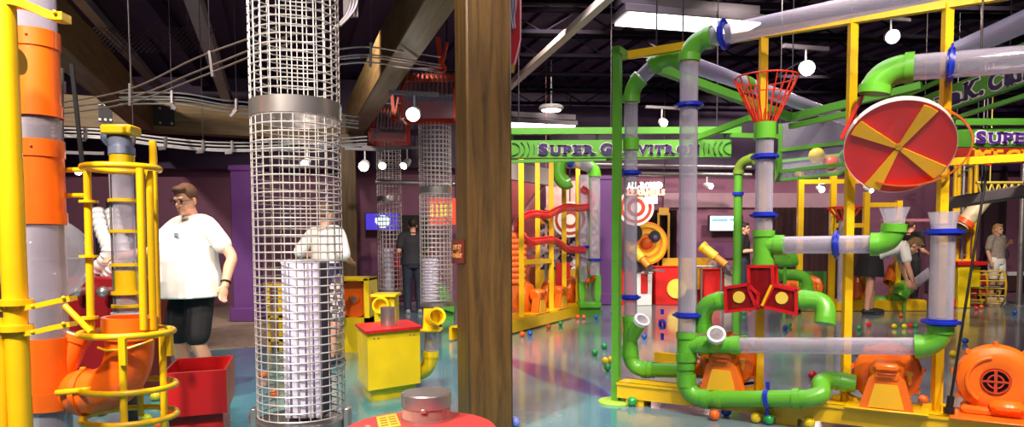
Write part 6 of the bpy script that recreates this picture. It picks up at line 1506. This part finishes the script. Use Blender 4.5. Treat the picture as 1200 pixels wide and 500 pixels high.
plaid_m, nt, N = nm('plaid_cloth'); _o = N('ShaderNodeOutputMaterial'); _b = N('ShaderNodeBsdfPrincipled'); lk(nt, _b.outputs[0], _o.inputs[0]); _k = N('ShaderNodeTexChecker'); _k.inputs['Scale'].default_value = 16; _k.inputs[1].default_value = lin('#d9cfd0'); _k.inputs[2].default_value = lin('#6a4a5a'); _tc = N('ShaderNodeTexCoord'); lk(nt, _tc.outputs['Object'], _k.inputs[0]); lk(nt, _k.outputs[0], _b.inputs['Base Color'])
def dark_tee(t, D):
    mq = MB(); torso(mq, [(D['pelvis'] - V((0, 0, .12)), .205, .17), (D['pelvis'] + V((0, 0, .02)), .2, .165), (D['pelvis'] + V((0, 0, .14)), .19, .15)]); child('undershirt', remesh(mq, 'undershirt', mat('navy_cloth', '#23265a', .8)), t, label='navy hem of the undershirt')
person('visitor in a white shirt and plaid shorts standing behind the foreground wire cage', ground(382, 7.2), R(150), .96,
       dict(elL=(.3, .1, 1.2), wrL=(.12, -.22, 1.15), elR=(-.36, .1, 1.17), wrR=(-.16, -.22, 1.1), anR=(-.17, .12, .09), knR=(-.15, .02, .5)), hairc='#6a4630', shirt=WSH, sleeve=.75, pants=plaid_m, shoes='#3a3a44', extra=dark_tee)
person('dark clad man seen from behind beside the brighter wire cage', ground(484, 12.5), R(195), 1.0,
       dict(elL=(.26, .06, 1.14), wrL=(.2, -.2, 1.2), elR=(-.27, -.05, 1.15), wrR=(-.22, -.25, 1.2)), hairc='#2a1e18', shirt=mat('charcoal_tee', '#22222c', .8), pants=NAVY, pant_to='ankle', shoes='#8a8a90', belly=.05)
person('dark clad visitor half hidden by the green standing pole', ground(871, 14.0), R(60), .97, dict(wrL=(.15, -.3, 1.15), wrR=(-.15, -.3, 1.15)), hairc='#1c1412', shirt=BKF, sleeve=.9, pants=NAVY, pant_to='ankle')
person('visitor in a white top and black skirt bending over at the distant yellow frame', ground(1027, 12.0), R(72), 1.1,
       dict(pelvis=(0, .08, .93), waist=(0, -.06, 1.0), chest=(0, -.24, 1.06), neck=(0, -.42, 1.1), head=(0, -.52, 1.08), shL=(.18, -.36, 1.05), elL=(.22, -.4, .78), wrL=(.2, -.48, .54), shR=(-.18, -.36, 1.05), elR=(-.22, -.4, .78), wrR=(-.2, -.48, .54), hipL=(.09, .08, .9), hipR=(-.09, .08, .9), knL=(.1, .06, .5), knR=(-.12, .1, .5), anL=(.11, .04, .085), anR=(-.14, .14, .085)), hairc='#7a5a3a', hairlen=.03, shirt=WSH, sleeve=.5, skirt=BKF, shoes='#1a1618', headrot=(R(50), 0, 0))
person('dark clad visitor facing away behind the distant yellow frame, by the orange chute', ground(1066, 13.2), R(120), .98, dict(wrL=(.2, -.3, 1.05), wrR=(-.2, -.3, 1.05)), hairc='#4a3020', shirt=BKF, sleeve=.55, pants=BKF, pant_to='ankle')
def bag(t, D):
    mq = MB().ball(V((.27, .05, 1.05)), (.07, .13, .16), 16, 12); child('shoulder_bag', mq.mesh('bag', mat('bag_grey', '#5a4a58', .7)), t)
    mq = MB().sweep(spline([V((.26, .02, 1.2)), V((.2, -.04, 1.46)), V((.15, .08, 1.46)), V((.27, .12, 1.2))], 6), .01, 6); child('bag_strap', mq.mesh('strap', BLK), t)
person('woman in a grey top and white shorts walking at the right edge', ground(1168, 14.6), R(18), .95, dict(elL=(.26, .05, 1.16), wrL=(.2, -.12, 1.3), knL=(.1, -.06, .5)), hairc='#b98a5a', hairlen=.02, shirt=mat('grey_top', '#9a8c84', .8, var=.2, nscale=20), sleeve=.6, pants=mat('white_cloth', '#efe8e6', .8), shoes='#e8e4e4', extra=bag)

# ================================================================== LIGHT
w = bpy.data.worlds.new('world'); SC.world = w; w.use_nodes = True
bg = w.node_tree.nodes['Background']; bg.inputs[0].default_value = lin('#b9a6d8'); bg.inputs[1].default_value = .18
def area(name, loc, target, size, power, col='#fff0dc', spread=120):
    l = bpy.data.lights.new(name, 'AREA'); l.energy = power; l.size = size; l.color = lin(col)[:3]; l.shape = 'DISK'; l.spread = R(spread)
    o = bpy.data.objects.new(name, l); COL.objects.link(o); o.location = loc; o.rotation_euler = (V(target) - V(loc)).to_track_quat('-Z', 'Y').to_euler(); return o
def spot(name, loc, target, power, ang=60, col='#fff0dc', r=.08, blend=.6):
    l = bpy.data.lights.new(name, 'SPOT'); l.energy = power; l.spot_size = R(ang); l.spot_blend = blend; l.color = lin(col)[:3]; l.shadow_soft_size = r
    o = bpy.data.objects.new(name, l); COL.objects.link(o); o.location = loc; o.rotation_euler = (V(target) - V(loc)).to_track_quat('-Z', 'Y').to_euler(); return o
spot('track_lamp_left', (-2.5, .6, 4.0), (-2.3, 3.2, 1.0), 1250, 65)
spot('track_lamp_left_rear', (-3.0, 4.2, 4.3), (-2.9, 6.6, 1.0), 700, 75)
spot('track_lamp_cage', (-1.3, 1.0, 4.2), (-1.25, 4.0, .5), 560, 50)
spot('track_lamp_cabinet', (-.6, 3.6, 4.3), (-1.0, 5.8, .3), 600, 65)
spot('track_lamp_frame', (1.7, 1.6, 4.3), (1.7, 4.5, .3), 620, 62)
spot('track_lamp_frame_right', (3.4, 1.4, 4.3), (3.0, 4.0, .3), 620, 62)
spot('added_lamp_beams', (-3.0, 2.2, 3.55), (-5.2, 9.5, 3.75), 420, 60)  # unseen lamp added to brighten the timber beams, struts and wire tracks
spot('added_lamp_sign', (2.6, 4.6, 4.35), (2.9, 7.6, 2.5), 260, 90)  # extra lamp added out of view to lift the green signs and overhead rails
spot('track_lamp_disc', (2.2, 2.4, 4.4), (2.4, 4.2, 1.7), 380, 45)
for i, (x, y, tx, ty, p) in enumerate(((.5, 6.5, 1.0, 9.5, 700), (2.5, 7.0, 3.2, 10, 700), (5.5, 7.5, 6.2, 12.5, 900), (2.2, 10.5, 2.4, 14.5, 800), (8.0, 9.5, 10, 14.8, 800), (-2, 8.0, -2.6, 12.8, 500), (-6.0, 7.5, -6.5, 13.6, 700), (.6, 8.6, 1.0, 14, 900), (5, 11.5, 5.5, 17, 600))):
    spot('track_lamp_far', (x, y, 4.35), (tx, ty, .8), p, 80)
area('ceiling_wash', (1.0, 6.0, 4.05), (1.0, 6.0, 0), 4, 90, '#f4e6ff', 150)
area('ceiling_wash_front', (-.5, .5, 4.2), (0, 3.0, 0), 3, 60, '#fff0e0', 150)
SC.view_settings.view_transform = 'Standard'; SC.view_settings.look = 'None'; SC.view_settings.exposure = 0.0; SC.view_settings.gamma = 1.0
SC.view_settings.use_curve_mapping = False
SC.cycles.use_denoising = True; SC.cycles.max_bounces = 10; SC.cycles.transparent_max_bounces = 24; SC.cycles.sample_clamp_indirect = 6; SC.cycles.caustics_reflective = False; SC.cycles.caustics_refractive = False
